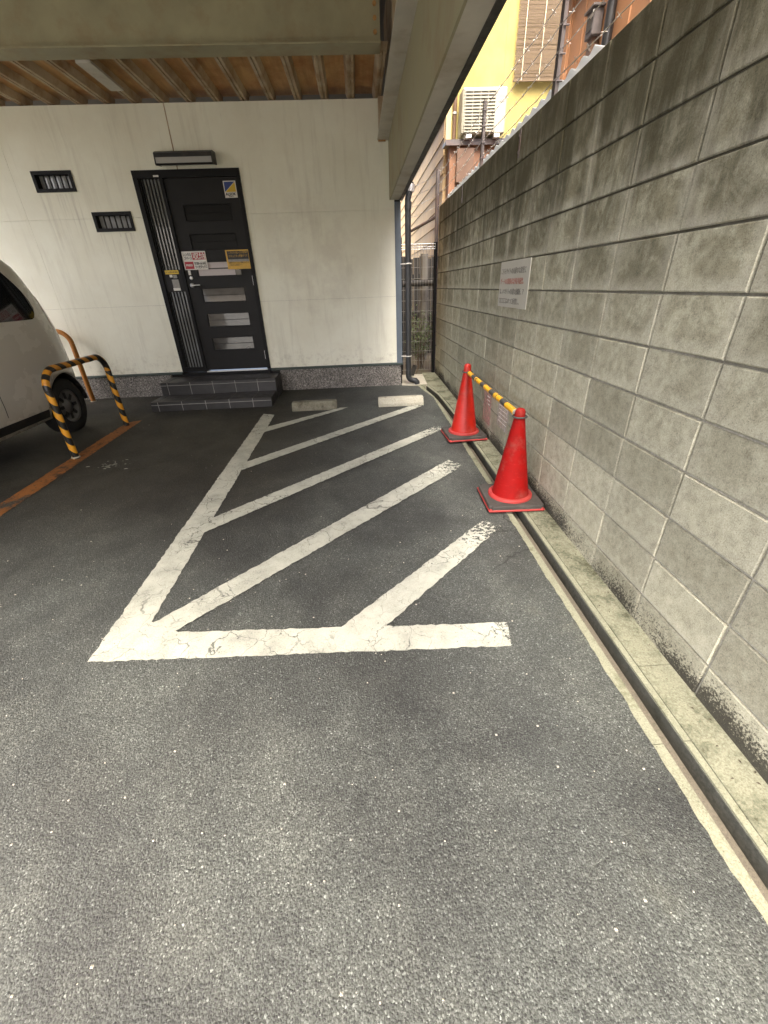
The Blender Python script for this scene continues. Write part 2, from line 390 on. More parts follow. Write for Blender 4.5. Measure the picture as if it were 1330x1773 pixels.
M['glass_dark'] = NT('smoked_door_glass').out((.012, .012, .011), .35, 0, .12)  # upper door panes: reflection of the dark ceiling put into the colour
M['glass_frost'] = mat_glass('frosted_glass', (.30, .31, .31), .3)
M['glass_side'] = mat_glass('sidelight_glass', (.24, .25, .25), .12)
M['glass_mid'] = mat_glass('mid_glass', (.05, .049, .045), .05)
M['tile'] = plain('charcoal_step_tile', (.032, .031, .03), .42, .25, 12, .1, 220)
M['grout'] = plain('pale_grout', (.31, .305, .28), .85, .2, 20)
M['pvc'] = mat_soft('black_downpipe_plastic', (.022, .024, .026), .38, .5, (.07, .07, .065), .35)
M['galv'] = plain('galvanised_steel', (.62, .62, .60), .4, .12, 20, 0, metal=.7)
M['post'] = plain('weathered_purple_grey_steel', (.12, .105, .10), .6, .25, 12, .1, dirt=(.16, .07, .04))
M['wire'] = plain('galvanised_wire', (.55, .53, .48), .4, .2, 30, metal=.8)
M['fence_wire'] = plain('grey_fence_wire', (.2, .195, .175), .5, .2, 30)
M['cone'] = mat_soft('red_cone_plastic', (.36, .011, .004), .36, .3, (.17, .012, .008), .75, .08)
M['cone2'] = mat_soft('faded_red_cone_plastic', (.245, .005, .004), .6, .1, (.13, .012, .01), .8, .1)
M['cone_pink'] = mat_soft('faded_red_rim', (.36, .035, .03), .5, .4, (.35, .035, .03), .4)
M['rubber'] = mat_soft('dusty_rubber', (.055, .05, .044), .75, .3, (.12, .11, .095), .6, .25)
M['yellow_band'] = mat_soft('yellow_band', (.72, .37, .010), .4, .5, (.45, .25, .05), .35)
M['black_band'] = mat_soft('black_band', (.045, .043, .04), .45, .5, (.14, .13, .12), .5)
M['hoop'] = mat_bands('spiral_hazard_tape', (.010, .010, .010), (.72, .33, .02), 2, .15, 1.1)
M['hoop_top'] = mat_bands('spiral_hazard_tape_rail', (.010, .010, .010), (.60, .26, .02), 1, .15, 1.1)
M['orange_post'] = mat_soft('orange_steel', (.42, .17, .03), .5, .4, (.25, .1, .03), .5)
M['sign_white'] = plain('white_sign_board', (.45, .435, .375), .5, .05, 6, dirt=(.40, .385, .32))
M['ink'] = plain('black_ink', (.03, .03, .03), .6, .1)
M['ink_grey'] = plain('faded_ink', (.15, .14, .125), .6, .1)
M['ink_red'] = plain('faded_red_ink', (.34, .13, .10), .6, .1)
M['sticker_red'] = plain('red_print', (.36, .02, .03), .5, .08)
M['sticker_blue'] = plain('blue_print', (.015, .04, .18), .5, .08)
M['sticker_yellow'] = plain('yellow_print', (.62, .42, .03), .5, .08)
M['sticker_amber'] = plain('amber_print', (.60, .36, .05), .5, .12, 20)
M['sticker_white'] = plain('white_print', (.66, .64, .58), .5, .06)
M['sticker_grey'] = plain('grey_print', (.26, .25, .22), .5, .2, 30)
M['paper_pink'] = plain('pinkish_paper', (.42, .37, .355), .35, .06, 9)
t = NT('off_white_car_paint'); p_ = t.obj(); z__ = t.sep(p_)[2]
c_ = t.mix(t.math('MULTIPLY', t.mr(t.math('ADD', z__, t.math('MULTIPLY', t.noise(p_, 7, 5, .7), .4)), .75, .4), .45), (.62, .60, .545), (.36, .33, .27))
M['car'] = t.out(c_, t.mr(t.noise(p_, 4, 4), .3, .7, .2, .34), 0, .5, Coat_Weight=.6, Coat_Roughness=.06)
M['tyre'] = mat_soft('tyre_rubber', (.02, .02, .02), .8, .3, (.05, .05, .045), .4)
M['rim'] = plain('wheel_cover', (.22, .22, .22), .4, .15, 20, metal=.6)
M['car_glass'] = mat_glass('tinted_car_glass', (.006, .007, .007), .04)
M['tail_red'] = mat_glass('tail_light_red', (.30, .01, .01), .12)
M['yellow'] = None
t = NT('yellow_render'); p_ = t.pos(); n_ = t.noise(p_, 2.6, 6, .65)
c_ = t.ramp(n_, (.3, (.30, .245, .085)), (.7, (.36, .30, .115)))
c_ = t.mix(t.mr(t.noise(t.scale(p_, 8, 8, .8), 1, 6, .6), .58, .8, 0, .4), c_, (.27, .195, .07))
t.bump(t.noise(p_, 90, 4, .7), .4, .004); M['yellow'] = t.out(c_, .9, 0, .1)
M['cream'] = plain('cream_corner_board', (.58, .45, .24), .7, .1, 3)
M['siding'] = plain('tan_siding', (.50, .355, .18), .7, .12, 2.5, .1, dirt=(.38, .27, .15))
M['brownwall'] = plain('orange_brown_cladding', (.42, .21, .10), .65, .16, 3, .1, dirt=(.35, .20, .105))
M['terracotta'] = plain('terracotta_panel', (.26, .135, .075), .7, .2, 5, .1)
M['brown_pipe'] = plain('brown_pipe', (.13, .075, .045), .5, .15, 8)
M['ac'] = plain('ivory_casing', (.34, .325, .25), .45, .06, 6)
M['ac_dark'] = plain('dark_grille_gap', (.16, .155, .125), .7, .15, 9)
M['polysheet'] = plain('white_corrugated_sheet', (.72, .73, .72), .4, .08, 8)
t = NT('translucent_corrugated_sheet'); tl = t.n('BsdfTranslucent'); mx = t.n('MixShader'); mx.inputs[0].default_value = .55
n_ = t.noise(t.pos(), 9, 5); c_ = t.ramp(n_, (.3, (.66, .68, .68)), (.7, (.78, .80, .80)))
t.out(c_, .35, 0, .5); t.l(c_, tl.inputs[0]); t.l(t.p.outputs[0], mx.inputs[1]); t.l(tl.outputs[0], mx.inputs[2]); t.l(mx.outputs[0], t.t.nodes['Material Output'].inputs[0]); M['polysheet_roof'] = t.m
M['bamboo'] = plain('bamboo_slat', (.105, .07, .035), .7, .35, 60, .1)
M['string'] = plain('pale_string', (.62, .54, .38), .8, .1)
M['dark_wood'] = plain('dark_weathered_board', (.026, .024, .02), .8, .3, 5, .2)
M['greypipe'] = plain('pale_grey_pipe', (.15, .142, .12), .6, .15, 6)
M['leaf'] = mat_leaf('shrub_leaf', (.05, .085, .025), (.16, .21, .08))
M['stem'] = plain('shrub_stem', (.09, .065, .04), .8, .2)
M['lens'] = plain('lamp_diffuser', (.36, .36, .34), .35, .05)
M['upper'] = plain('upper_floor_render', (.20, .18, .145), .8, .08, 2)
M['ceiling'] = plain('ceiling_board', (.62, .57, .45), .75, .1, 2)
M['clear'] = None
t = NT('clear_film'); tr = t.n('BsdfTransparent'); mx = t.n('MixShader')
t.out((.62, .58, .53), .25, 0, .5); fac = t.mr(t.noise(t.scale(t.pos(), 1, 8, 3), 4, 5, .7), .4, .6, .25, .75)
t.l(fac, mx.inputs[0]); t.l(tr.outputs[0], mx.inputs[1]); t.l(t.p.outputs[0], mx.inputs[2]); t.l(mx.outputs[0], t.t.nodes['Material Output'].inputs[0]); M['clear'] = t.m
t = NT('pink_film'); tr = t.n('BsdfTransparent'); mx = t.n('MixShader')
t.out((.62, .36, .33), .25, 0, .5); fac = t.mr(t.noise(t.scale(t.pos(), 1, 7, 4), 5, 5, .7), .38, .6, .3, .85)
t.l(fac, mx.inputs[0]); t.l(tr.outputs[0], mx.inputs[1]); t.l(t.p.outputs[0], mx.inputs[2]); t.l(mx.outputs[0], t.t.nodes['Material Output'].inputs[0]); M['pink_film'] = t.m

# flat lettering as real mesh glyphs
def lettering(s, size, origin, xdir, ydir, m, parent, name='lettering', width=None, bold=0., depth=.0006):
    cu = bpy.data.curves.new('t', 'FONT'); cu.body = s; cu.size = size; cu.offset = bold; cu.extrude = depth; cu.resolution_u = 2
    o = bpy.data.objects.new('t', cu); COL.objects.link(o); bpy.context.view_layer.update()
    me = bpy.data.meshes.new_from_object(o.evaluated_get(bpy.context.evaluated_depsgraph_get()))
    bpy.data.objects.remove(o); bpy.data.curves.remove(cu)
    X, Y = Vector(xdir), Vector(ydir); Z = X.cross(Y)
    sx = 1.
    if width and len(me.vertices):
        xs = [v.co.x for v in me.vertices]; sx = width/max(1e-6, max(xs)-min(xs))
    for v in me.vertices:
        c = v.co.copy(); v.co = Vector(origin)+X*c.x*sx+Y*c.y+Z*(c.z+depth)
    me.name = name; me.materials.clear(); me.materials.append(m)
    return link(name, me, parent)

# ================================================================== GROUND
def ground_mesh():
    rg_ = random.Random(5)
    ys = [-40, -12, -6]+[-3+.03*i for i in range(306)]+[6.20, 6.27, 9, 12, 45]
    def xe(y):
        if y > 6.19: return .60
        e = .934 if y <= 5.45 else .934-.125*(y-5.45)/.74
        return e+rg_.uniform(-.0045, .0045)+.0025*math.sin(y*3.1)*math.sin(y*7.7)
    vs = []
    for y in ys:
        for x in (-45, -6, -2, .8 if y < 6.19 else .55, xe(y)): vs.append((x, y, gz(y)))
    fs = [(i*5+k, i*5+k+1, i*5+5+k+1, i*5+5+k) for i in range(len(ys)-1) for k in range(4)]
    return MB().add(vs, fs)
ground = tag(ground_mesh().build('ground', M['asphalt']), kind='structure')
ter = MB(); ter.quad((-220, -220, -.32), (220, -220, -.32), (220, 220, -.32), (-220, 220, -.32))
tag(ter.build('terrain', M['soil']), kind='structure')
nb = MB(); nb.quad((1.4, -12, -.1), (40, -12, -.1), (40, 7, .1), (1.4, 7, .1)); nb.quad((.6, 6.55, gz(6.6)-.004), (40, 6.55, gz(6.6)-.004), (40, 40, .2), (.6, 40, .2))
tag(nb.build('neighbour_ground', M['soil']), kind='structure')

def ragged(poly, step=.02, amp=.006):
    """outline with small irregular edges"""
    out = []
    for i, a in enumerate(poly):
        b = poly[(i+1) % len(poly)]; a = Vector(a); b = Vector(b); L = (b-a).length; n = max(1, int(L/step)); nrm = Vector((-(b-a).y, (b-a).x)).normalized()
        for k in range(n):
            q = a.lerp(b, k/n)+(nrm*random.uniform(-amp, amp) if k else Vector((0, 0)))
            out.append((q.x, q.y))
    return out
def painted(poly, m, lift, amp=.0042):
    o = ragged(poly, .022, amp)
    bm = bmesh.new(); vs = [bm.verts.new((x, y, gz(y)+lift)) for x, y in o]; f = bm.faces.new(vs)
    bmesh.ops.triangulate(bm, faces=[f]); bmesh.ops.recalc_face_normals(bm, faces=bm.faces)
    if bm.faces[0].normal.z < 0: bmesh.ops.reverse_faces(bm, faces=bm.faces)
    return MB().bm(bm).build('painted_line', m, ground)
L1 = .003
painted([(-1.281, 1.336), (-1.10, 1.56), (-1.09, 5.0), (-1.235, 5.07)], M['paint'], L1)                         # long line
painted([(-1.283, 1.333), (.59, 1.262), (.615, 1.40), (-.94, 1.478), (-1.10, 1.56)], M['paint'], L1+.003)         # front line
painted([(-1.17, 1.46), (-1.02, 1.42), (.83, 3.215), (.715, 3.34)], M['paint'], L1+.006)
painted([(-.21, 1.395), (.015, 1.395), (.845, 2.225), (.75, 2.315)], M['paint'], L1+.006)
painted([(-1.15, 2.50), (.796, 4.301), (.827, 4.162), (-1.15, 2.31)], M['paint'], L1+.006)
painted([(-1.15, 3.48), (.553, 5.061), (.786, 5.125), (.70, 5.03), (-1.15, 3.30)], M['paint'], L1+.006)
painted([(-1.15, 4.48), (-.29, 5.154), (-.196, 5.163), (-.26, 5.08), (-1.15, 4.29)], M['paint'], L1+.006)
painted([(-2.87, -5), (-2.71, -5), (-2.69, 5.04), (-2.84, 4.98)], M['orange_paint'], L1, .006)
sm = MB()
for k in range(26):                                                                                               # spilt white paint specks
    x, y = -2.33+random.gauss(0, .09), 3.66+random.gauss(0, .06); r = random.uniform(.004, .02)
    a0 = random.random()*6; n = 7
    sm.add([(x+r*random.uniform(.6, 1.3)*math.cos(a0+6.283*i/n), y+.5*r*random.uniform(.6, 1.3)*math.sin(a0+6.283*i/n), gz(y)+L1) for i in range(n)], [tuple(range(n))])
tag(sm.build('paint_splash', M['paint'], ground), kind='stuff')
# loose grit and chips of pale stone lying on the asphalt
gr = MB()
for k in range(330):
    y = random.choice((random.uniform(.1, 2.4), random.uniform(.1, 6))); x = random.uniform(-2.6, .9)
    if x > .5 and random.random() < .5: x = random.uniform(.55, .91)
    r = random.choice((.0015, .002, .0025, .003, .004)); z = gz(y)
    gr.add([(x-r, y-r*.7, z), (x+r*.9, y-r*.8, z), (x+r, y+r*.8, z), (x-r*.8, y+r, z), (x+random.uniform(-.3, .3)*r, y, z+r*1.1)], [(0, 1, 4), (1, 2, 4), (2, 3, 4), (3, 0, 4)])
tag(gr.build('grit', M['pad'], ground), kind='stuff')

# ------------------------------------------------------------------ gutter
gut = link('gutter', None); tag(gut, kind='structure')
def strip(path_in, path_out, zlo, ztop, name, m, parent):
    """solid strip between two (x,y) polylines, top follows the ground"""
    mb = MB(); n = len(path_in)
    vs = []
    for (a, b) in zip(path_in, path_out):
        for (x, y), dz in ((a, ztop), (b, ztop), (b, zlo), (a, zlo)): vs.append((x, y, gz(y)+dz))
    fs = [(i*4+k, i*4+(k+1) % 4, i*4+4+(k+1) % 4, i*4+4+k) for i in range(n-1) for k in range(4)]+[(0, 1, 2, 3), tuple((n-1)*4+k for k in (3, 2, 1, 0))]
    return mb.add(vs, fs).build(name, m, parent, fix=True)
cuts = [-6, -3.2, -1.2, .8, 2.8, 4.78]
def bed(path_l, path_r, depth, name, m, parent):
    """rounded channel floor between two polylines"""
    mb = MB(); n = 8; vs = []
    for (a, b) in zip(path_l, path_r):
        for k in range(n+1):
            t = k/n; x = a[0]+(b[0]-a[0])*t; y = a[1]+(b[1]-a[1])*t
            vs.append((x, y, gz(y)-depth+.022*(max(0, .45-t)/.45)**2))
    fs = [(i*(n+1)+k, i*(n+1)+k+1, (i+1)*(n+1)+k+1, (i+1)*(n+1)+k) for i in range(len(path_l)-1) for k in range(n)]
    return mb.add(vs, fs, True).build(name, m, parent)
CL0, CL1, CR0, CR1 = .912, .974, 1.047, 1.071
for a, b in zip(cuts[:-1], cuts[1:]):
    g = .002
    strip([(CL0, a+g), (CL0, b-g)], [(CL1, a+g), (CL1, b-g)], -.12, -.002, 'channel_lip', M['kerb'], gut)
    strip([(CR0, a+g), (CR0, b-g)], [(CR1, a+g), (CR1, b-g)], -.12, .004, 'channel_lip', M['kerb'], gut)
    bed([(CL1-.002, a), (CL1-.002, b)], [(CR0-.003, a), (CR0-.003, b)], .070, 'channel_bed', M['silt'], gut)
    strip([(CR0-.0035, a), (CR0-.0035, b)], [(CR0-.0005, a), (CR0-.0005, b)], -.12, -.004, 'channel_side', M['gutter_wall'], gut)
    strip([(CR1+.0018, a+g+.31), (CR1+.0018, b-g+.31)], [(1.215, a+g+.31), (1.215, b-g+.31)], -.12, .007, 'apron_slab', M['apron'], gut)
# bent end of the gutter towards the downpipe
pA = [(CL0, 4.785), (.892, 5.5), (.79, 6.19)]; pB = [(CL1, 4.785), (.955, 5.53), (.86, 6.19)]
pC = [(CR0, 4.785), (1.02, 5.6), (.94, 6.12)]; pD = [(CR1, 4.785), (1.044, 5.62), (.965, 6.18)]
def off(p, d): return [(x+d, y) for x, y in p]
strip(pA, pB, -.12, -.002, 'channel_lip', M['kerb'], gut)
bed(off(pB, -.002), off(pC, -.003), .070, 'channel_bed', M['silt'], gut)
strip(off(pC, -.0035), off(pC, -.0005), -.12, -.004, 'channel_side', M['gutter_wall'], gut)
strip(pC, pD, -.12, .004, 'channel_lip', M['kerb'], gut)
strip([(CR1+.0018, 5.094), (1.046, 5.62), (.967, 6.2), (.995, 7.0)], [(1.215, 5.094), (1.215, 5.62), (1.215, 6.2), (1.215, 7.0)], -.12, .007, 'apron_slab', M['apron'], gut)
strip([(.59, 6.206), (.59, 6.9)], [(.962, 6.206), (.99, 6.9)], -.12, .009, 'downpipe_pad', M['pad'], gut)
MB().box(.862, .938, 6.185, 6.204, -.02, gz(6.2)+.003).build('channel_end', M['kerb'], gut)
bm = bmesh.new(); bmesh.ops.create_icosphere(bm, subdivisions=2, radius=.016)
for v in bm.verts: v.co = Vector((v.co.x*.9, v.co.y*1.5, v.co.z*.7))*random.uniform(.75, 1.15)+Vector((.992, .80, gz(.8)-.045))
MB().bm(bm, False).build('rubble', M['silt'], gut)
db = MB()
for k in range(150):
    y = random.uniform(.3, 6.8); x = random.choice((random.uniform(.99, 1.03), random.uniform(1.08, 1.2), random.uniform(1.17, 1.2)))
    z = gz(y)+(.0085 if x > 1.05 else -.064); r = random.uniform(.003, .009); a = random.random()*6.28
    ca, sa = math.cos(a)*r, math.sin(a)*r
    db.add([(x-ca, y-sa, z), (x+sa*.5, y-ca*.5, z+.003), (x+ca, y+sa, z+.001), (x-sa*.5, y+ca*.5, z+.004)], [(0, 1, 2, 3)])
tag(db.build('dead_leaf_litter', M['soil'], gut), kind='stuff')

# ================================================================== BLOCK WALL
XW, Y0, ZH = 1.2063, .9723, H-.0609
wall = thing('block_wall', 'tall grey concrete block wall in stack bond with black water stains', 'wall', (0, 0, 0))
def block_mesh(h):
    bm = bmesh.new(); bmesh.ops.create_cube(bm, size=1)
    for v in bm.verts: v.co = (v.co.x*.12+.06, v.co.y*.3912, v.co.z*h)
    bmesh.ops.bevel(bm, geom=[e for e in bm.edges if all(v.co.x < .01 for v in e.verts)], offset=.0045, segments=1, affect='EDGES')
    return MB().bm(bm).mesh('block', M['block'])
bfull = block_mesh(.1912); btop = block_mesh(.195)
rows = list(range(-7, 5))
for j in range(-4, 15):
    for r in rows:
        o = link('block', btop if r == 4 else bfull, wall)
        o.location = (XW+random.uniform(-.0012, .0012), Y0+.4*j+.2, ZH+.2*r+.1+(.002 if r == 4 else 0))
        o.rotation_euler = (random.uniform(-.002, .002), random.uniform(-.004, .004), random.uniform(-.003, .003))
        if r == 4: o.location.x = XW+.0
rest = MB()
for j in range(-16, -4):
    for r in rows: rest.box(XW, XW+.12, Y0+.4*j+.0045, Y0+.4*j+.3955, ZH+.2*r+.0045, ZH+.2*r+.1955)
tag(rest.build('block_courses', M['block'], wall), kind='stuff')
MB().box(XW+.0095, XW+.115, Y0-16*.4+.01, Y0+15*.4-.002, -.25, ZH+.994).build('mortar', M['mortar'], wall)
# small steel brackets screwed into the top course
for yb in (3.72, 5.52):
    mb = MB(); mb.box(XW-.006, XW+.004, yb-.012, yb+.012, ZH+.83, ZH+.985)
    for zz in (.86, .95): mb.lathe([(.0, .0), (.008, .0), (.008, .006), (0, .006)], n=8) if False else mb.box(XW-.012, XW-.005, yb-.007, yb+.007, ZH+zz-.007, ZH+zz+.007)
    mb.build('bracket', M['post'], wall)

# ================================================================== PARKING BUILDING (white wall, beams, deck, storey above)
YW = 6.27; YR, YL = -1.7, -.35          # white wall plane; unseen street edges of the floor above, stepped to let light in
bld = thing('parking_building', 'white walled building whose beige steel upper floor roofs over the parking bays', 'building')
def z_(r): return r+H
WT, WB = z_(1.85), z_(-.985)
DX0, DX1, DZ0, DZ1 = -2.555, -1.31, z_(-.99), z_(1.272)
wins = [(-3.69, -3.244, z_(1.098), z_(1.288)), (-3.145, -2.69, z_(.698), z_(.888))]
# wall boards: cut round the door and the slot windows, with fine open seams
seams_x = [-6.6, -5.75, -3.92, -2.02, .523]
seams_z = [WB, z_(-.13), z_(.83), WT]
holes = [(DX0-.001, DX1+.001, DZ0-.1, DZ1)]+wins
def board(x0, x1, z0, z1):
    """rectangle minus holes -> cells"""
    xs = sorted({x0, x1, *[min(max(h[i], x0), x1) for h in holes for i in (0, 1)]})
    zs = sorted({z0, z1, *[min(max(h[i], z0), z1) for h in holes for i in (2, 3)]})
    mb = MB(); vid = {}
    cells = [(i, k) for i in range(len(xs)-1) for k in range(len(zs)-1)
             if not any(h[0] < (xs[i]+xs[i+1])/2 < h[1] and h[2] < (zs[k]+zs[k+1])/2 < h[3] for h in holes)]
    if not cells: return None
    S = set(cells)
    for i, k in cells:
        a, b, c, d = xs[i], xs[i+1], zs[k], zs[k+1]
        mb.quad((a, YW, c), (b, YW, c), (b, YW, d), (a, YW, d))
        for (di, dk, p, q) in ((-1, 0, (a, c), (a, d)), (1, 0, (b, d), (b, c)), (0, -1, (b, c), (a, c)), (0, 1, (a, d), (b, d))):
            if (i+di, k+dk) not in S:
                mb.quad((p[0], YW, p[1]), (q[0], YW, q[1]), (q[0], YW+.03, q[1]), (p[0], YW+.03, p[1]))
    return mb
for i in range(len(seams_x)-1):
    for k in range(len(seams_z)-1):
        b = board(seams_x[i]+.0012, seams_x[i+1]-.0012, seams_z[k]+(.0008 if k else 0), seams_z[k+1]-.0008)
        if b: b.build('wall_board', M['white'], bld, fix=True)
bk = MB()      # backing behind the boards, with the same openings
xs = sorted({-7, .6, *[h[i] for h in holes for i in (0, 1)]}); zs = sorted({0, WT, *[h[i] for h in holes for i in (2, 3)]})
for i in range(len(xs)-1):
    for k in range(len(zs)-1):
        if not any(h[0] < (xs[i]+xs[i+1])/2 < h[1] and h[2] < (zs[k]+zs[k+1])/2 < h[3] for h in holes):
            bk.box(xs[i], xs[i+1], YW+.031, YW+.18, zs[k], zs[k+1])
bk.build('wall_backing', M['dark_wood'], bld)
pl = MB(); pl.box(-7, DX0-.18, YW-.02, YW+.03, -.2, WB-.03); pl.box(DX1+.13, .575, YW-.02, YW+.03, -.2, WB-.03)
pl.build('plinth', M['plinth'], bld)
fl = MB()
for a, b in ((-7, DX0-.012), (DX1+.012, .605)): fl.prism([(YW-.032, WB-.03), (YW-.032, WB-.016), (YW-.002, WB-.001), (YW+.03, WB-.001), (YW+.03, WB-.03)], 'x', a, b)
fl.build('base_flashing', M['flash'], bld)
MB().box(.524, .600, YW-.012, YW+.10, WB-.006, z_(.905)).build('corner_trim', M['slate_trim'], bld)
MB().box(.56, .604, YW+.1, 12, -.2, WT).build('side_wall', M['siding'], bld)
MB().box(-2.026, -2.014, YW-.004, YW+.002, DZ1+.004, WT-.001).build('seam_strip', M['deck_rib'], bld)
# slot windows
for (a, b, c, d) in wins:
    f = MB(); t_ = .030
    f.box(a-.004, b+.004, YW-.014, YW+.09, d-t_, d+.004); f.box(a-.004, b+.004, YW-.014, YW+.09, c-.004, c+t_)
    f.box(a-.004, a+t_, YW-.0135, YW+.09, c+t_, d-t_); f.box(b-t_, b+.004, YW-.0135, YW+.09, c+t_, d-t_)
    wo = f.build('window', M['frame_black'], bld)
    MB().box(a+t_-.004, b-t_+.004, YW+.072, YW+.078, c+t_-.004, d-t_+.004).build('pane', M['glass_frost'], wo)
    for k in range(5):
        x = a+t_+.012+(b-a-2*t_)*(k+1)/6-.006
        MB().box(x-.005, x+.007, YW+.028, YW+.045, c+t_-.002, d-t_+.002).build('bar', M['frame_black'], wo)
# --- door
fr = MB(); ft = .055
fr.box(DX0, DX0+ft, YW-.022, YW+.12, DZ0, DZ1); fr.box(DX1-.045, DX1, YW-.022, YW+.12, DZ0, DZ1)
fr.box(DX0+ft, DX1-.045, YW-.022, YW+.12, DZ1-.075, DZ1); fr.box(-2.255, -2.215, YW-.0215, YW+.12, DZ0, DZ1-.075)
fr.box(DX0+ft, -2.255, YW-.012, YW+.12, DZ0, DZ0+.06)
door = fr.build('door', M['frame_black'], bld)
PX0, PX1 = -2.058, -1.483
ptops = [.945, .648, .352, .053, -.247, -.548]; ph = .173
lf = MB(); lx0, lx1, lz0, lz1 = -2.213, -1.357, DZ0+.012, DZ1-.078; ly0, ly1 = YW+.004, YW+.05
lf.box(lx0, PX0, ly0, ly1, lz0, lz1); lf.box(PX1, lx1, ly0, ly1, lz0, lz1)
prev = lz1
for tp in ptops:
    lf.box(PX0, PX1, ly0+.0002, ly1, z_(tp), prev); prev = z_(tp)-ph
lf.box(PX0, PX1, ly0+.0002, ly1, lz0, prev)
leaf = lf.build('leaf', M['door_black'], door)
for i, tp in enumerate(ptops):
    mt = M['glass_dark'] if i < 2 else M['glass_mid']
    MB().box(PX0-.004, PX1+.004, YW+.020, YW+.028, z_(tp)-ph-.004, z_(tp)+.004).build('pane', mt, door)
    bd = MB(); bw = .010; zt = z_(tp); zb = zt-ph
    bd.box(PX0+.0005, PX1-.0005, YW-.001, YW+.019, zt-bw, zt-.0005); bd.box(PX0+.0005, PX1-.0005, YW-.001, YW+.019, zb+.0005, zb+bw)
    bd.box(PX0+.0005, PX0+bw, YW-.0009, YW+.019, zb+bw, zt-bw); bd.box(PX1-bw, PX1-.0005, YW-.0009, YW+.019, zb+bw, zt-bw)
    bd.box(PX0+bw, PX1-bw, YW+.012, YW+.0195, (zt+zb)/2-.003, (zt+zb)/2+.003)
    bd.build('pane_bead', M['frame_black'], door)
# pinkish reflection in the third pane, put in as coloured sheets
MB().box(PX0+.02, PX1-.09, YW+.0165, YW+.0185, z_(.352)-ph+.013, z_(.352)-.085).build('paper', M['paper_pink'], door)
MB().box(PX0+.02, PX1-.02, YW+.0165, YW+.0185, z_(.352)-.075, z_(.352)-.013).build('paper', M['paper_pink'], door)
# sidelight: glazing with vertical bars
MB().box(DX0+ft-.003, -2.252, YW+.034, YW+.040, DZ0+.057, DZ1-.072).build('sidelight_pane', M['glass_side'], door)
for k in range(5):
    x = DX0+ft+.036+k*.0405
    MB().box(x-.006, x+.006, YW+.010, YW+.026, DZ0+.0605, DZ1-.0755).build('sidelight_bar', M['frame_black'], door)
MB().box(DX0+ft+.0005, DX0+ft+.018, YW+.0005, YW+.032, DZ0+.0605, DZ1-.0755).build('sidelight_stile', M['frame_black'], door)
MB().box(DX0+ft+.001, -2.2555, YW+.004, YW+.031, z_(.02), z_(.27)).build('letter_panel', M['door_black'], door)
MB().box(lx0, lx1, YW-.024, YW+.11, DZ0-.012, DZ0+.002).build('threshold', M['galv'], door)
MB().box(DX0, DX1, YW-.020, YW+.11, DZ0-.085, DZ0-.0125).build('sill', M['frame_black'], door)
hd = MB(); hx, hz = -2.155, z_(.088)
hd.lathe([(0, 0), (.026, 0), (.026, .012), (0, .012)], n=20)
hd.v = [(hx+x, YW+.004-z, hz+y) for x, y, z in hd.v]
hd.tube([(hx, YW-.008, hz), (hx, YW-.045, hz), (hx+.02, YW-.05, hz), (hx+.115, YW-.05, hz)], .0085, 8)
hd.build('handle', M['galv'], door)
lk = MB()
for zz in (.17,):
    lk.lathe([(0, 0), (.021, 0), (.021, .010), (.013, .013), (0, .013)], n=18)
lk.v = [(hx+.01+x, YW+.004-z, z_(.172)+y) for x, y, z in lk.v]
lk.build('lock', M['galv'], door)
MB().box(hx-.012, hx+.018, YW-.006, YW+.0035, z_(.205), z_(.258)).build('lock_plate', M['sticker_white'], door)
MB().box(-2.45, -2.30, YW-.012, YW+.004, DZ1-.062, DZ1-.047).build('door_closer_stop', M['galv'], door) if False else MB().box(-2.31, -2.25, YW-.03, YW-.0225, z_(1.205), z_(1.222)).build('closer_bracket', M['galv'], door)
for zz in (.95, .12, -.8): MB().box(-1.362, -1.349, YW-.006, YW+.003, z_(zz)-.055, z_(zz)+.055).build('hinge', M['galv'] if zz < .5 else M['black_trim'], door)

# --- steel frame and ceiling over the bays
XB = .39
def hbeam_x(y, zb, x0, x1, fwid=.21, hgt=.46):
    mb = MB(); mb.box(x0, x1, y-fwid/2, y+fwid/2, zb, zb+.014, .002); mb.box(x0, x1, y-.005, y+.005, zb+.014, zb+hgt)
    mb.box(x0, x1, y-fwid/2, y+fwid/2, zb+hgt, zb+hgt+.014, .002); return mb
BZ = z_(1.85)
hb = hbeam_x(5.175, BZ, -6.1, .33, .21, .5).build('cross_beam', M['steel_beige'], bld)
for k in range(4):
    mb = MB(); mb.lathe([(0, 0), (.017, 0), (.017, .012), (0, .014)], n=6, smooth=False)
    mb.v = [(.285+x, 5.17-z, BZ+.10+.085*k+y) for x, y, z in mb.v]; mb.build('bolt', M['deck_pan'], hb)
hbeam_x(1.3, BZ, -6.1, .33, .21, .5).build('cross_beam', M['steel_beige'], bld)
# ribbed deck above the last bay: rusty pans between pale ribs
DKZ = BZ+.012
x = .40; k = 0
while x > -6.1:
    MB().prism([(x-.30, DKZ+.075), (x-.285, DKZ+.075), (x-.105, DKZ+.075), (x-.10, DKZ+.075), (x-.10, DKZ+.09), (x-.30, DKZ+.09)], 'y', 5.285, YW+.16).build('deck_pan', M['deck_pan'], bld)
    rib = [(x-.105, DKZ+.0745), (x-.082, DKZ+.012), (x-.078, DKZ), (x-.052, DKZ), (x-.048, DKZ+.014), (x-.040, DKZ+.014), (x-.036, DKZ), (x-.014, DKZ), (x-.010, DKZ+.012), (x+.005, DKZ+.0745)]
    MB().prism(rib, 'y', 5.285, YW+.16).build('deck_rib', M['deck_rib'], bld)
    x -= .30; k += 1
MB().box(-2.40, -2.27, 5.30, 5.90, DKZ-.026, DKZ-.004).build('conduit_cover', M['steel_pale'], bld)
MB().box(-1.0, .45, YR, 5.28, BZ+.53, BZ+.6).build('ceiling_board', M['ceiling'], bld)
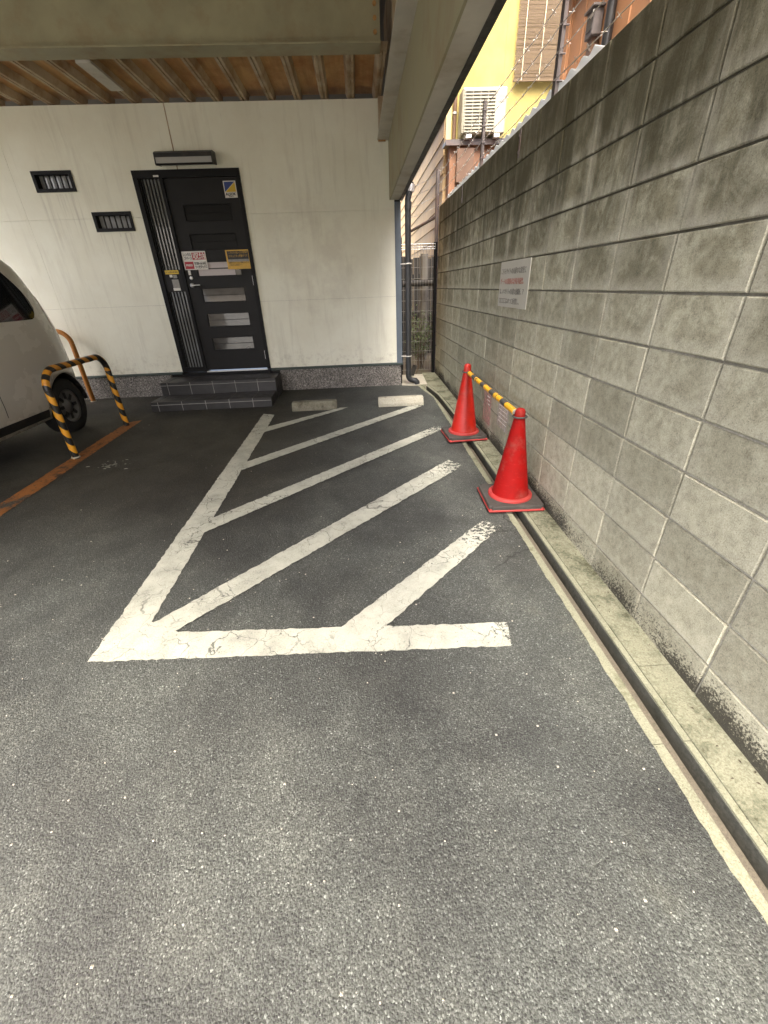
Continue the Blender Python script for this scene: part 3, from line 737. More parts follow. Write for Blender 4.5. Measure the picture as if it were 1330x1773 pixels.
MB().box(-6.1, -1.001, YL, 5.28, BZ+.53, BZ+.6).build('ceiling_board', M['ceiling'], bld)
# right edge: longitudinal beam, cladding and dark drip trim
MB().box(.335, .462, YR, YW-.004, z_(1.487), z_(1.50)).build('edge_beam_flange', M['steel_pale'], bld)
MB().box(.44, .455, YR, YW-.004, z_(1.50), z_(2.45)).build('edge_beam_web', M['deck_rib'], bld)
MB().box(.462, .475, YR, YW-.004, z_(.925), z_(1.52)).build('edge_cladding', M['steel_beige'], bld)
MB().box(.4755, .583, YR, YW-.004, z_(.925), z_(.94)).build('edge_soffit', M['steel_pale'], bld)
MB().box(.583, .618, YR, YW-.004, z_(.915), z_(1.2)).build('drip_trim', M['black_trim'], bld)
MB().box(.345, .430, YW-.03, YW-.0045, z_(1.475), z_(1.486)).build('bracket', M['deck_pan'], bld)
MB().box(.352, .44, YW-.06, YW-.0045, z_(1.501), z_(1.85)).build('beam_end_plate', M['deck_rib'], bld)
MB().box(-1.0, .46, YR-.15, YR-.0005, z_(1.5), BZ+.6).build('street_fascia', M['steel_beige'], bld)  # unseen fascias, added to darken reflections in the upper door panes
MB().box(-6.1, -1.001, YL-.15, YL-.0005, z_(1.5), BZ+.6).build('street_fascia', M['steel_beige'], bld)
# storey above
MB().box(-1.0, .60, YR, 12, BZ+.62, BZ+6).build('upper_storey', M['upper'], bld)
MB().box(-6.1, -1.001, YL, 12, BZ+.62, BZ+6).build('upper_storey', M['upper'], bld)
MB().box(.584, .61, YR, 12, z_(1.201), BZ+.62).build('upper_wall_edge', M['upper'], bld)
MB().box(-6.2, -5.95, 5.6, 5.9, 0, BZ).build('column', M['steel_beige'], bld)
MB().box(-6.2, -5.95, YL+.05, YL+.3, -.2, BZ+.55).build('column', M['steel_beige'], bld)

# ------------------------------------------------------------------ wall lamp
lamp = thing('wall_lamp', 'black wedge-shaped light fixture on the white wall over the door', 'lamp', (-1.88, YW, z_(1.35)))
W_ = .325
pr = [(0, .072), (-.11, .066), (-.155, .045), (-.165, -.058), (-.15, -.066), (0, -.045)]
mb = MB(); mb.prism([(y, z) for y, z in pr], 'x', -W_, -W_+.012); mb.prism([(y, z) for y, z in pr], 'x', W_-.012, W_)
mb.prism([(0, .072), (-.11, .066), (-.155, .045), (-.157, .005), (-.147, .005), (-.145, .038), (-.105, .055), (0, .06)], 'x', -W_+.012, W_-.012)
mb.prism([(-.166, -.06), (-.150, -.067), (-.150, -.055), (-.160, -.050)], 'x', -W_+.012, W_-.012)
mb.build('housing', M['black_trim'], lamp, fix=True)
MB().prism([(-.152, .006), (-.156, -.052), (-.02, -.044), (-.02, .05), (-.1, .05)], 'x', -W_+.0125, W_-.0125).build('diffuser', M['lens'], lamp, fix=True)

# ------------------------------------------------------------------ entrance steps, tile by tile
steps = thing('entrance_steps', 'two charcoal tiled steps with pale grout below the black door', 'steps')
def step(x0, x1, y0, y1, zb, zt, first):
    MB().box(x0+.004, x1-.004, y0+.004, y1, zb, zt-.004).build('grout_bed', M['grout'], steps)
    g = .004; xs = []; x = x0
    xs = [x0]+[x0+first+i*.30 for i in range(10) if x0+first+i*.30 < x1-.03]+[x1]
    nosing = .035
    for a, b in zip(xs[:-1], xs[1:]):
        MB().box(a+(g if a > x0 else 0), b-(g if b < x1 else 0), y0-.001, y0+.008, zb, zt-nosing-.007, .0015).build('tile', M['tile'], steps)     # riser
        MB().box(a+(g if a > x0 else 0), b-(g if b < x1 else 0), y0-.001, y0+.055, zt-nosing, zt, .003).build('tile', M['tile'], steps)       # nosing
        y = y0+.055+2*g
        while y < y1-.01:
            e = min(y+.30, y1)
            MB().box(a+(g if a > x0 else 0), b-(g if b < x1 else 0), y, e, zt-.010, zt-.0005, .0015).build('tile', M['tile'], steps); y = e+2*g
    y = y0+.008
    for xa, xb in ((x0-.001, x0+.008), (x1-.008, x1+.001)):
        y = y0+.0085
        while y < y1-.01:
            e = min(y+.30, y1)
            MB().box(xa, xb, y, e, zb, zt-.0105, .0015).build('tile', M['tile'], steps); y = e+2*g
sx0, sx1 = -2.715, -1.185
step(sx0, sx1, 5.40, 5.80, gz(5.35)-.02, z_(-1.205), .09)
step(sx0, sx1+.005, 5.806, YW-.025, gz(5.7)-.02, z_(-1.045), .09)

# ------------------------------------------------------------------ wheel stops
def wheel_stop(x0, x1, y, label, sm='stop'):
    t = thing('wheel_stop', label, 'wheel stop', ((x0+x1)/2, y+.075, gz(y+.07)+.001), 'concrete wheel stops in front of the white wall')
    L = (x1-x0)/2
    bm = bmesh.new()
    pr = [(-.075, 0), (-.075, .035), (-.048, .098), (-.040, .103), (.040, .103), (.048, .098), (.075, .035), (.075, 0)]
    n = len(pr); rings = []
    for x, s in ((-L, .93), (-L+.012, 1), (L-.012, 1), (L, .93)): rings.append([bm.verts.new((x, a*s, b*(s if b > .05 else 1))) for a, b in pr])
    for i in range(3):
        for k in range(n): bm.faces.new((rings[i][k], rings[i][(k+1) % n], rings[i+1][(k+1) % n], rings[i+1][k]))
    bm.faces.new(rings[0]); bm.faces.new(rings[3][::-1]); bmesh.ops.recalc_face_normals(bm, faces=bm.faces)
    MB().bm(bm).build('stop_body', M[sm], t)
    for sx in (-.19, .19):
        c = MB(); c.lathe([(0, .1045), (.014, .1045), (.016, .1035)], (sx, 0, 0), 12); c.build('fixing_bolt', M['post'], t)
    return t
wheel_stop(-.887, -.333, 5.10, 'dirty concrete wheel stop nearest the tiled steps', 'stop_dirty')
wheel_stop(.187, .752, 5.11, 'pale concrete wheel stop nearest the downpipe and gutter')

# ------------------------------------------------------------------ downpipe
dp = thing('downpipe', 'black plastic downpipe with an elbow foot at the corner of the white wall', 'pipe', (0, 0, 0))
px, py = .688, YW-.02
g0 = gz(6.3)
path = [(px+.035, py, z_(1.09)), (px+.03, py, z_(1.03)), (px, py, z_(.93)), (px, py, z_(.9)), (px, py, g0+.14)]
MB().tube(path, .038, 14).build('pipe', M['pvc'], dp)
el = [Vector((px, py, g0+.14))]+arc((px+.075, py, g0+.135), .075, 180, 262, 6, (1, 0, 0), (0, 0, 1))+[Vector((px+.105, py-.005, g0+.055)), Vector((px+.125, py-.01, g0+.03)), Vector((px+.128, py-.012, g0+.006))]
MB().tube(el, .041, 14).build('elbow', M['pvc'], dp)
MB().tube([(px, py, g0+.16), (px, py, g0+.205)], .0425, 14).build('socket', M['pvc'], dp)
MB().tube([(px+.005, py, z_(.90)), (px, py, z_(.82))], .0425, 14).build('socket', M['pvc'], dp)
MB().tube([(px+.045, py, z_(1.075)), (px+.03, py, z_(1.0))], .044, 14).build('socket', M['galv'], dp)
for zz in (.243, -.90):
    c = MB(); c.tube([(px+.041*math.cos(a), py+.041*math.sin(a), z_(zz)) for a in [math.pi*2*i/14 for i in range(15)]], .007, 6)
    c.tube([(px-.04, py, z_(zz)), (px-.10, py+.012, z_(zz))], .006, 6)
    c.build('pipe_clip', M['sticker_white'], dp)

# ------------------------------------------------------------------ cones and bar
def cone(x, y, top_rel, m, label, rz):
    z0 = gz(y)+.013
    t = thing('traffic_cone', label, 'traffic cone', (x, y, z0), 'red cones joined by a hazard bar', rz)
    Ht = z_(top_rel)-z0
    s = .19
    b = MB(); b.box(-s, s, -s, s, 0, .016, .005); b.build('base_plate', M['cone_pink'], t)
    bm = bmesh.new(); bmesh.ops.create_cube(bm, size=1)
    for v in bm.verts: v.co = (v.co.x*.372, v.co.y*.372, v.co.z*.026+.0295)
    bmesh.ops.bevel(bm, geom=[e for e in bm.edges if abs(e.verts[0].co.z-e.verts[1].co.z) > .01], offset=.02, segments=3, affect='EDGES')
    bmesh.ops.bevel(bm, geom=[e for e in bm.edges if all(v.co.z > .04 for v in e.verts)], offset=.0045, segments=1, affect='EDGES')
    MB().bm(bm).build('rubber_weight', M['rubber'], t)
    c = MB(); c.lathe([(.150, .0426), (.150, .058), (.144, .063), (.126, .063)], n=40); c.build('rim', M['cone_pink'], t)
    prof = [(.127, .0435), (.127, .062), (.123, .068), (.034, Ht-.055), (.034, Ht-.045), (.0335, Ht-.04), (.032, Ht-.018), (.026, Ht-.006), (.015, Ht-.0005), (0, Ht)]
    MB().lathe(prof, n=40).build('cone_body', m, t)
    return t, Vector((x, y, z0+Ht))
c1, tip1 = cone(.985, 3.93, -.655, M['cone'], 'glossy red traffic cone standing further back, near the downpipe', .05)
c2, tip2 = cone(1.005, 2.565, -.715, M['cone2'], 'larger looking red traffic cone nearest the camera at the gutter', -.04)
bar = thing('cone_bar', 'yellow and black hazard bar hung between the two red cones', 'barrier bar', (0, 0, 0))
A = tip1+Vector((.0, -.045, -.072)); B = tip2+Vector((0, .05, -.05))
d = (B-A).normalized(); L = (B-A).length
for tip, dz in ((tip1, -.072), (tip2, -.053)):
    rg = MB(); rr = .044
    rg.tube([tip+Vector((rr*math.cos(a), rr*math.sin(a), dz)) for a in [2*math.pi*i/20 for i in range(21)]], .006, 8); rg.build('ring', M['black_band'], bar)
segs = [(0, .04, 'black_band', .016), (.04, .17, 'yellow_band', .0195), (.17, .27, 'black_band', .0195), (.27, .44, 'yellow_band', .0195), (.44, .54, 'black_band', .0195), (.54, .69, 'yellow_band', .0195), (.69, .80, 'black_band', .0195),
        (.80, .96, 'yellow_band', .021), (.96, 1.06, 'black_band', .021), (1.06, 1.22, 'yellow_band', .021), (1.22, 1.262, 'galv', .0185)]
tot = 1.262
for a, b, mm, r in segs:
    MB().tube([A+d*L*(a/tot), A+d*L*(b/tot)], r, 14).build('sleeve', M[mm], bar)
for q in (.31, .86): MB().tube([A+d*L*(q/tot), A+d*L*((q+.008)/tot)], .0225, 14).build('collar', M['black_band'], bar)

# ------------------------------------------------------------------ notice board and taped sheets on the block wall
sg = thing('notice_board', 'white rectangular notice board with four lines of text on the block wall', 'sign', (0, 0, 0))
MB().box(XW-.008, XW-.002, 3.215, 3.872, z_(-.183), z_(.137), .001).build('panel', M['sign_white'], sg)
xd, yd = (0, -1, 0), (0, 0, 1)
for s, zz, mm, wd in (('こちらサイトの川建のな建替工', .052, 'ink_grey', .56), ('ゲートの川関係者以外駐車厳禁。', -.018, 'ink_red', .53), ('は、いつサイトの川建の放職所、ア', -.088, 'ink_grey', .555), ('口口口口はのつ口回置し、', -.155, 'ink_grey', .48)):
    lettering(s, .046, (XW-.0082, 3.845, z_(zz)), xd, yd, M[mm], sg, width=wd, bold=.0)
n1 = thing('taped_notice', 'creased reddish plastic-covered notice taped low on the block wall', 'notice')
def sheet(y0, y1, z0, z1, m, par):
    mb = MB(); n = 9; k = 12
    vs = [(XW-.0045-.005*random.random()*(0 < i < n)*(0 < j < k)-.001, y1+(y0-y1)*i/n, z0+(z1-z0)*j/k) for i in range(n+1) for j in range(k+1)]
    fs = [(i*(k+1)+j, i*(k+1)+j+1, (i+1)*(k+1)+j+1, (i+1)*(k+1)+j) for i in range(n) for j in range(k)]
    return mb.add(vs, fs, True).build('plastic_sheet', m, par)
sheet(3.80, 4.06, z_(-1.22), z_(-.915), M['pink_film'], n1)
n2 = thing('taped_notice', 'clear grey plastic-covered notice taped to the block wall beside the near cone', 'notice')
sheet(3.30, 3.60, z_(-1.14), z_(-.90), M['clear'], n2)
for k in range(5):
    MB().box(XW-.0095, XW-.009, 3.33, 3.55, z_(-.95-.034*k), z_(-.944-.034*k)).build('printed_line', M['sticker_white'], n2)
for k in range(3):
    MB().box(XW-.0095, XW-.009, 3.84, 3.93, z_(-.965-.034*k), z_(-.955-.034*k)).build('printed_line', M['sticker_white'], n1)

# ------------------------------------------------------------------ signs stuck on the door
xd, yd = (1, 0, 0), (0, 0, 1); YS = YW-.0005
s1 = thing('rental_sign', 'white and red storage rental sign on the door above the handle', 'sign')
MB().box(-2.198, -1.901, YS-.003, YS, z_(.262), z_(.464)).build('panel', M['sticker_white'], s1)
MB().box(-2.075, -1.912, YS-.0045, YS-.0035, z_(.372), z_(.448)).build('red_field', M['sticker_red'], s1)
MB().box(-2.185, -2.075, YS-.0045, YS-.0035, z_(.272), z_(.352)).build('red_field', M['sticker_red'], s1)
lettering('収納', .073, (-2.067, YS-.005, z_(.384)), xd, yd, M['sticker_white'], s1, width=.148, bold=.0018)
lettering('レンタル', .040, (-2.186, YS-.0035, z_(.415)), xd, yd, M['ink'], s1, width=.100, bold=.001)
lettering('スペース', .040, (-2.178, YS-.0035, z_(.375)), xd, yd, M['ink'], s1, width=.095, bold=.001)
lettering('0120-161602', .042, (-2.062, YS-.0035, z_(.318)), xd, yd, M['ink'], s1, width=.148, bold=.0013)
lettering('ライゼボックス', .038, (-2.062, YS-.0035, z_(.277)), xd, yd, M['ink'], s1, width=.150, bold=.0012)
lettering('PRESS', .030, (-2.172, YS-.005, z_(.303)), xd, yd, M['sticker_white'], s1, width=.082, bold=.001)
s2 = thing('warning_sign', 'amber and black warning sign at the right edge of the door', 'sign')
MB().box(-1.650, -1.345, YS-.004, YS-.0005, z_(.254), z_(.464)).build('panel', M['sticker_amber'], s2)
MB().box(-1.630, -1.365, YS-.0055, YS-.0045, z_(.345), z_(.452)).build('black_field', M['ink'], s2)
MB().box(-1.630, -1.365, YS-.0062, YS-.0056, z_(.335), z_(.362)).build('grey_field', M['sticker_grey'], s2)
lettering('このビルの出入口は警備中', .030, (-1.612, YS-.006, z_(.425)), xd, yd, M['sticker_amber'], s2, width=.235)
lettering('セキュリティ作動中です', .032, (-1.615, YS-.006, z_(.386)), xd, yd, M['sticker_amber'], s2, width=.238)
lettering('無断で立ち入ると通報されます', .022, (-1.628, YS-.0048, z_(.316)), xd, yd, M['ink'], s2, width=.255)
lettering('ご用の方は連絡下さい', .020, (-1.628, YS-.0048, z_(.292)), xd, yd, M['ink'], s2, width=.17)
s3 = thing('security_sticker', 'small blue and yellow security sticker at the top right of the door', 'sticker')
a, b, c, d_ = -1.526, -1.378, z_(.994), z_(1.158)
YD = YW+.0025
MB().box(a, b, YD-.002, YD, c, d_, .0008).build('panel', M['sticker_white'], s3)
MB().prism([(a+.010, d_-.010), (b-.012, d_-.010), (a+.010, c+.058)], 'y', YD-.0032, YD-.0024).build('blue_field', M['sticker_blue'], s3, fix=True)
MB().prism([(b-.010, d_-.013), (b-.010, c+.056), (a+.014, c+.056)], 'y', YD-.0032, YD-.0024).build('yellow_field', M['sticker_yellow'], s3, fix=True)
lettering('ALSOK', .036, (a+.010, YD-.0024, c+.024), xd, yd, M['ink'], s3, width=.126, bold=.0013)
lettering('警備中', .015, (a+.045, YD-.0024, c+.008), xd, yd, M['ink'], s3, width=.06)
s4 = thing('intercom_notice', 'thin yellow strip label over the letter panel of the door sidelight', 'label')
MB().box(-2.462, -2.290, YW-.001, YW+.003, z_(.222), z_(.266)).build('panel', M['sticker_yellow'], s4)
lettering('セコム導入済 防犯', .022, (-2.452, YW-.0012, z_(.236)), xd, yd, M['ink'], s4, width=.15)
s5 = thing('leaflet', 'small shiny leaflet and cards stuck on the letter panel left of the handle', 'leaflet')
MB().box(-2.40, -2.315, YW-.001, YW+.0035, z_(.068), z_(.162)).build('picture', M['sticker_grey'], s5)
MB().box(-2.405, -2.315, YW-.0012, YW+.0035, z_(.034), z_(.066)).build('card', M['sticker_white'], s5)
MB().box(-2.415, -2.380, YW-.0012, YW+.0035, z_(.187), z_(.216)).build('card', M['sticker_white'], s5)
MB().box(-2.372, -2.322, YW-.0012, YW+.0035, z_(.176), z_(.214)).build('card', M['sticker_grey'], s5)

# ------------------------------------------------------------------ hazard hoops
def hoop(x, ya, yb, ztop, label, m, m2, r=.030):
    t = thing('guard_hoop', label, 'guard rail', (x, (ya+yb)/2, gz((ya+yb)/2)), 'steel guard hoops by the van')
    zb = -.03; z1 = ztop-gz((ya+yb)/2); w2 = (yb-ya)/2; q = .16
    legA = [Vector((0, -w2, zb)), Vector((0, -w2, z1-q))]; legB = [Vector((0, w2, z1-q)), Vector((0, w2, zb))]
    MB().tube(legA, r, 14).build('leg', m, t); MB().tube(legB, r, 14).build('leg', m, t)
    top = arc((0, -w2+q, z1-q), q, 180, 90, 7, (0, 1, 0), (0, 0, 1))+arc((0, w2-q, z1-q), q, 90, 0, 7, (0, 1, 0), (0, 0, 1))
    MB().tube(top, r, 14).build('top_rail', m2, t)
    for s in (-1, 1):
        MB().lathe([(.0, .012), (.036, .012), (.040, .002)], (0, s*w2, .0), 14).build('footing', M['pad'], t)
    return t
hoop(-2.79, 3.865, 4.865, z_(-.555), 'hooped guard rail with spiral yellow and black tape beside the van', M['hoop'], M['hoop_top'])
h2 = hoop(-4.34, 5.60, 6.60, z_(-.38), 'plain orange guard hoop by the white wall behind the van', M['orange_post'], M['orange_post'], .03)
h2.rotation_euler.z = R(90)

# ================================================================== VAN
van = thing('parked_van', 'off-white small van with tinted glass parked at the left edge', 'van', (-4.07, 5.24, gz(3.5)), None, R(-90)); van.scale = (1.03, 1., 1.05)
# local: +x runs from the tail (0) to the nose (4.1), +y is the side that faces the bays, z up
def interp(tbl, x):
    for (a, b), (c, d) in zip(tbl[:-1], tbl[1:]):
        if x <= c: return b+(d-b)*max(0, (x-a))/(c-a)
    return tbl[-1][1]
HI = [(0, .98), (.05, 1.06), (.14, 1.28), (.26, 1.52), (.34, 1.63), (.45, 1.69), (.8, 1.725), (1.6, 1.735), (2.2, 1.70), (2.5, 1.62), (2.9, 1.34), (3.2, 1.10), (3.35, 1.03), (3.8, .93), (4.0, .82), (4.1, .62)]
LO = [(0, .42), (.06, .30), (.3, .25), (3.7, .22), (4.0, .26), (4.1, .34)]
def width(u, z):
    w_ = .825
    if z > .95: w_ -= .17*((z-.95)/.8)**1.25
    if z < .5: w_ -= .05*((.5-z)/.3)**2
    w_ += .012*math.sin((z-.3)*4.5)
    e = min(u, 4.1-u)
    if e < .45: w_ -= .17*((.45-e)/.45)**2.2
    top = interp(HI, u)
    if z > top-.09: w_ -= .06*((z-top+.09)/.09)**2
    return w_
US = sorted({0, .02, .05, .1, .14, .2, .26, .3, .34, .4, .45, .55, .65, *[.8+.1*i for i in range(31)], 3.95, 4.0, 4.05, 4.1})
NT_ = 22
bm = bmesh.new(); grid = {}
for iu, u in enumerate(US):
    lo, hi = interp(LO, u), interp(HI, u)
    for s in (1, -1):
        for k in range(NT_+1):
            z = lo+(hi-lo)*k/NT_; grid[iu, s, k] = bm.verts.new((u, s*width(u, z), z))
    for c in range(1, 6):
        wv = width(u, hi); yy = wv*(1-2*c/6); grid[iu, 't', c] = bm.verts.new((u, yy, hi+.035*(1-(yy/max(wv, .01))**2)*(1 if .3 < u < 3.3 else .5)))
def row(i): return [grid[i, 1, k] for k in range(NT_+1)]+[grid[i, 't', c] for c in range(1, 6)]+[grid[i, -1, k] for k in range(NT_, -1, -1)]
for i in range(len(US)-1):
    a, b = row(i), row(i+1)
    for k in range(len(a)-1): bm.faces.new((a[k], a[k+1], b[k+1], b[k]))
    bm.faces.new((b[0], b[-1], a[-1], a[0]))
bm.faces.new(row(0)); bm.faces.new(row(len(US)-1)[::-1])
bmesh.ops.recalc_face_normals(bm, faces=bm.faces)
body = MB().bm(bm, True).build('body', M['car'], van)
WU = [(.43, .29), (3.32, .29)]        # wheel centres (u, z)
cut = MB()
for u, z in WU:
    for s in (1, -1):
        n = 40; r = .335
        ring = [(u+r*math.cos(2*math.pi*i/n), z+r*math.sin(2*math.pi*i/n)) for i in range(n)]
        y0, y1 = (.55, 1.1) if s > 0 else (-1.1, -.55)
        cut.prism(ring, 'y', y0, y1)
co = cut.build('cutter', None, None, fix=True)
mod = body.modifiers.new('b', 'BOOLEAN'); mod.operation = 'DIFFERENCE'; mod.solver = 'EXACT'
body.parent = None; mod.object = co; bpy.context.view_layer.update()
nm = bpy.data.meshes.new_from_object(body.evaluated_get(bpy.context.evaluated_depsgraph_get()))
body.modifiers.clear(); body.data = nm; body.parent = van
if not nm.materials: nm.materials.append(M['car'])
bpy.data.objects.remove(co)
def patch(outline_lo, outline_hi, u0, u1, off, m, name, nu=14, nz=8, side=1, par=None):
    """a panel that follows the body side between two z(u) curves"""
    mb = MB(); vs = []
    for i in range(nu+1):
        u = u0+(u1-u0)*i/nu; a, b = outline_lo(u), outline_hi(u)
        for k in range(nz+1):
            z = a+(b-a)*k/nz; vs.append((u, side*(width(u, z)+off), z))
    fs = [(i*(nz+1)+k, i*(nz+1)+k+1, (i+1)*(nz+1)+k+1, (i+1)*(nz+1)+k) for i in range(nu) for k in range(nz)]
    return mb.add(vs, fs, True).build(name, m, par or van)
for s in (1, -1):
    # rear quarter window with raked, rounded tail; door windows
    def lo_(u): return 1.13+.10*max(0, (.50-u)/.12)**2 if u < .50 else 1.13
    def hi_(u): return min(1.60, 1.26+.34*min(1, ((u-.38)/.24)**.6)) if u < .62 else 1.60
    patch(lo_, hi_, .385, 1.28, .004, M['car_glass'], 'side_window', 26, 8, s)
    patch(lambda u: 1.12, lambda u: 1.60, 1.36, 2.05, .004, M['car_glass'], 'side_window', 10, 8, s)
    patch(lambda u: 1.10, lambda u: min(1.58, interp(HI, u)-.10), 2.12, 2.85, .004, M['car_glass'], 'side_window', 12, 8, s)
    patch(lambda u: .27, lambda u: .345, .80, 2.95, .006, M['black_trim'], 'sill', 12, 3, s)
    for uu in (1.32, 2.08):
        patch(lambda u: .40, lambda u: 1.62, uu-.004, uu+.004, .0015, M['black_trim'], 'door_gap', 1, 14, s)
    for uu in (1.42, 2.18):
        hmb = MB(); yv = s*(width(uu, 1.0)+.018); hmb.tube([(uu, yv-s*.015, 1.0), (uu+.03, yv, 1.0), (uu+.15, yv, 1.0), (uu+.18, yv-s*.015, 1.0)], .011, 8); hmb.build('door_handle', M['car'], van)
    patch(lambda u: 1.02, lambda u: max(1.04, interp(HI, u)-.03), .07, .20, .004, M['tail_red'], 'tail_light', 5, 6, s)
    hl = MB(); hl.tube([(3.86, s*.62, .74), (3.99, s*.60, .72)], [.09, .08], 14); hl.build('headlight', M['glass_frost'], van)
rg = MB(); vs = []
for i in range(7):
    u = .12+(.335-.12)*i/6
    for k in range(9): vs.append((u-.006, (-.6+1.2*k/8)*width(u, interp(HI, u))/.8, interp(HI, u)+.025*(1-abs(-1+k/4)**2)+.006))
rg.add(vs, [(i*9+k, i*9+k+1, (i+1)*9+k+1, (i+1)*9+k) for i in range(6) for k in range(8)], True).build('rear_window', M['car_glass'], van)
ws = MB(); vs = []
for i in range(9):
    u = 2.52+(3.16-2.52)*i/8
    for k in range(9): vs.append((u+.006, (-.86+1.72*k/8)*width(u, interp(HI, u)), interp(HI, u)+.036*(1-abs(-1+k/4)**2)+.006))
ws.add(vs, [(i*9+k, i*9+k+1, (i+1)*9+k+1, (i+1)*9+k) for i in range(8) for k in range(8)], True).build('windscreen', M['car_glass'], van)
for u, z in WU:
    for s in (1, -1):
        y = s*.70
        w1 = MB(); prof = [(.17, -.085), (.255, -.088), (.278, -.07), (.284, -.03), (.284, .03), (.278, .07), (.255, .088), (.17, .085)]
        w1.lathe(prof, n=40); w1.v = [(u+x, y+zz, z+yy) for x, yy, zz in w1.v]
        tyre = w1.build('wheel', M['tyre'], van)
        w2 = MB(); w2.lathe([(0, .062), (.05, .064), (.06, .05), (.15, .056), (.172, .078), (.176, .07), (.172, .0)], n=40)
        w2.v = [(u+x, y+s*zz, z+yy) for x, yy, zz in w2.v]; w2.build('rim', M['rim'], tyre)
        for k in range(8):
            a = k*math.pi/4; sl = MB(); sl.box(-.016, .016, -.003, .003, .075, .135)
            sl.v = [(u+x*math.cos(a)+zz*math.sin(a), y+s*.062+yy, z-x*math.sin(a)+zz*math.cos(a)) for x, yy, zz in sl.v]; sl.build('rim_slot', M['black_trim'], tyre)
        wl = MB(); n = 20
        ring = [(u+.332*math.cos(math.pi*i/n), z+.332*math.sin(math.pi*i/n)) for i in range(n+1)]
        wl.add([(a, s*.52, b) for a, b in ring]+[(a, s*.79, b) for a, b in ring], [(i, i+1, i+n+2, i+n+1) for i in range(n)]+[tuple(range(n+1))]); wl.build('wheel_well', M['black_trim'], van)
MB().box(.3, 3.7, -.66, .66, .20, .245).build('underbody', M['black_trim'], van)
pl_ = MB(); pl_.box(-.012, -.004, -.165, .165, .62, .78); pl_.build('number_plate', M['sticker_white'], van)
bp = MB(); bp.box(-.035, .02, -.60, .60, .40, .56, .02); bp.build('bumper', M['car'], van)

# ================================================================== MESH FENCE ACROSS THE PASSAGE
YF = 7.0
mf = thing('mesh_fence', 'dark wire mesh fence panel closing the passage beside the block wall', 'fence', (0, 0, 0))
mb = MB(); fx0, fx1, fz0, fz1 = .655, 1.165, gz(YF)+.06, z_(.51)
n = int((fx1-fx0)/.04)
for i in range(n+1):
    x = fx0+(fx1-fx0)*i/n; mb.tube([(x, YF, fz0), (x, YF, fz1)], .0022, 5, False)
z = fz0
while z < fz1-.09:
    mb.tube([(fx0, YF-.004, z), (fx1, YF-.004, z)], .0028, 5, False); z += .145
tag(mb.build('wire_mesh', M['fence_wire'], mf), kind='stuff')
for zz in (fz1, fz1-.035, fz1-.062): MB().tube([(fx0, YF-.012 if zz < fz1 else YF-.03, zz), (fx1, YF-.012 if zz < fz1 else YF-.03, zz)], .0045, 6).build('top_wire', M['galv'], mf)
tw = MB()
for i in range(n+1):
    x = fx0+(fx1-fx0)*i/n; tw.tube([(x, YF-.03, fz1), (x, YF-.012, fz1-.06)], .003, 5, False)
tw.build('folded_crest', M['galv'], mf)
MB().tube([(1.178, YF+.01, gz(YF)-.02), (1.178, YF+.01, z_(.53))], .029, 12).build('post', M['frame_black'], mf)
MB().tube([(.665, YF+.045, gz(YF)-.02), (.665, YF+.045, z_(.60))], .022, 12).build('post', M['frame_black'], mf)

bw = thing('barbed_wire_fence', 'barbed wire strands on steel posts along the top of the block wall', 'fence', (0, 0, 0))
posts = [(1.315, -1.9), (1.315, -.05), (1.315, 1.70), (1.315, 3.45), (1.315, 5.19)]
for i, (x, y) in enumerate(posts):
    p = MB(); tz = 1.50
    p.box(x-.020, x+.012, y-.004, y+.020, z_(.80), z_(tz)); p.box(x-.020, x-.015, y-.028, y-.004, z_(.80), z_(tz))
    for zz in (1.075, 1.195, 1.315, 1.43): p.tube([(x-.032, y-.01, z_(zz)), (x+.026, y-.01, z_(zz))], .0045, 6)
    p.build('post', M['post'], bw)
MB().tube([(1.19, YF+.06, gz(YF)-.02), (1.19, YF+.06, z_(1.36))], .027, 12).build('post', M['post'], bw)
MB().tube([(.83, YF+.5, z_(.3)), (.83, YF+.5, z_(1.25))], .02, 10).build('post', M['post'], bw)
MB().tube([(.83, YF+.5, z_(.70)), (1.19, YF+.1, z_(.84))], .02, 8).build('stay', M['post'], bw)
def barbed(a, b, sag, seed):
    rnd = random.Random(seed); a, b = Vector(a), Vector(b); L = (b-a).length; n = max(6, int(L/.135))
    pts = []
    for i in range(n+1):
        t = i/n; p = a.lerp(b, t)+Vector((rnd.uniform(-.004, .004), 0, -sag*4*t*(1-t)+rnd.uniform(-.003, .003))); pts.append(p)
    mb = MB(); mb.tube(pts, .0026, 5, False)
    for i in range(1, n):
        p = pts[i]; dr = (pts[i+1]-pts[i-1]).normalized()
        for sgn in (1, -1):
            q = Vector((rnd.uniform(-1, 1), rnd.uniform(-.3, .3), rnd.uniform(-1, 1))).normalized()*.017
            mb.tube([p-q+dr*.004*sgn, p+q+dr*.004*sgn], .0016, 4, False)
        mb.tube([p-dr*.010, p+dr*.010], .0032, 5, False)
    return mb
for k, zz in enumerate((1.075, 1.195, 1.315, 1.43)):
    run = [(1.29, posts[0][1], z_(zz))]
    for i in range(len(posts)-1):
        barbed((1.29, posts[i][1]-.01, z_(zz)), (1.29, posts[i+1][1]-.01, z_(zz)), .012, 10*k+i).build('wire', M['wire'], bw)
    barbed((1.29, 5.18, z_(zz)), (1.2, YF+.05, z_(zz-.12)), .02, 90+k).build('wire', M['wire'], bw)
    barbed((1.18, YF+.06, z_(zz-.12)), (.83, YF+.5, z_(zz-.20)), .008, 120+k).build('wire', M['wire'], bw)

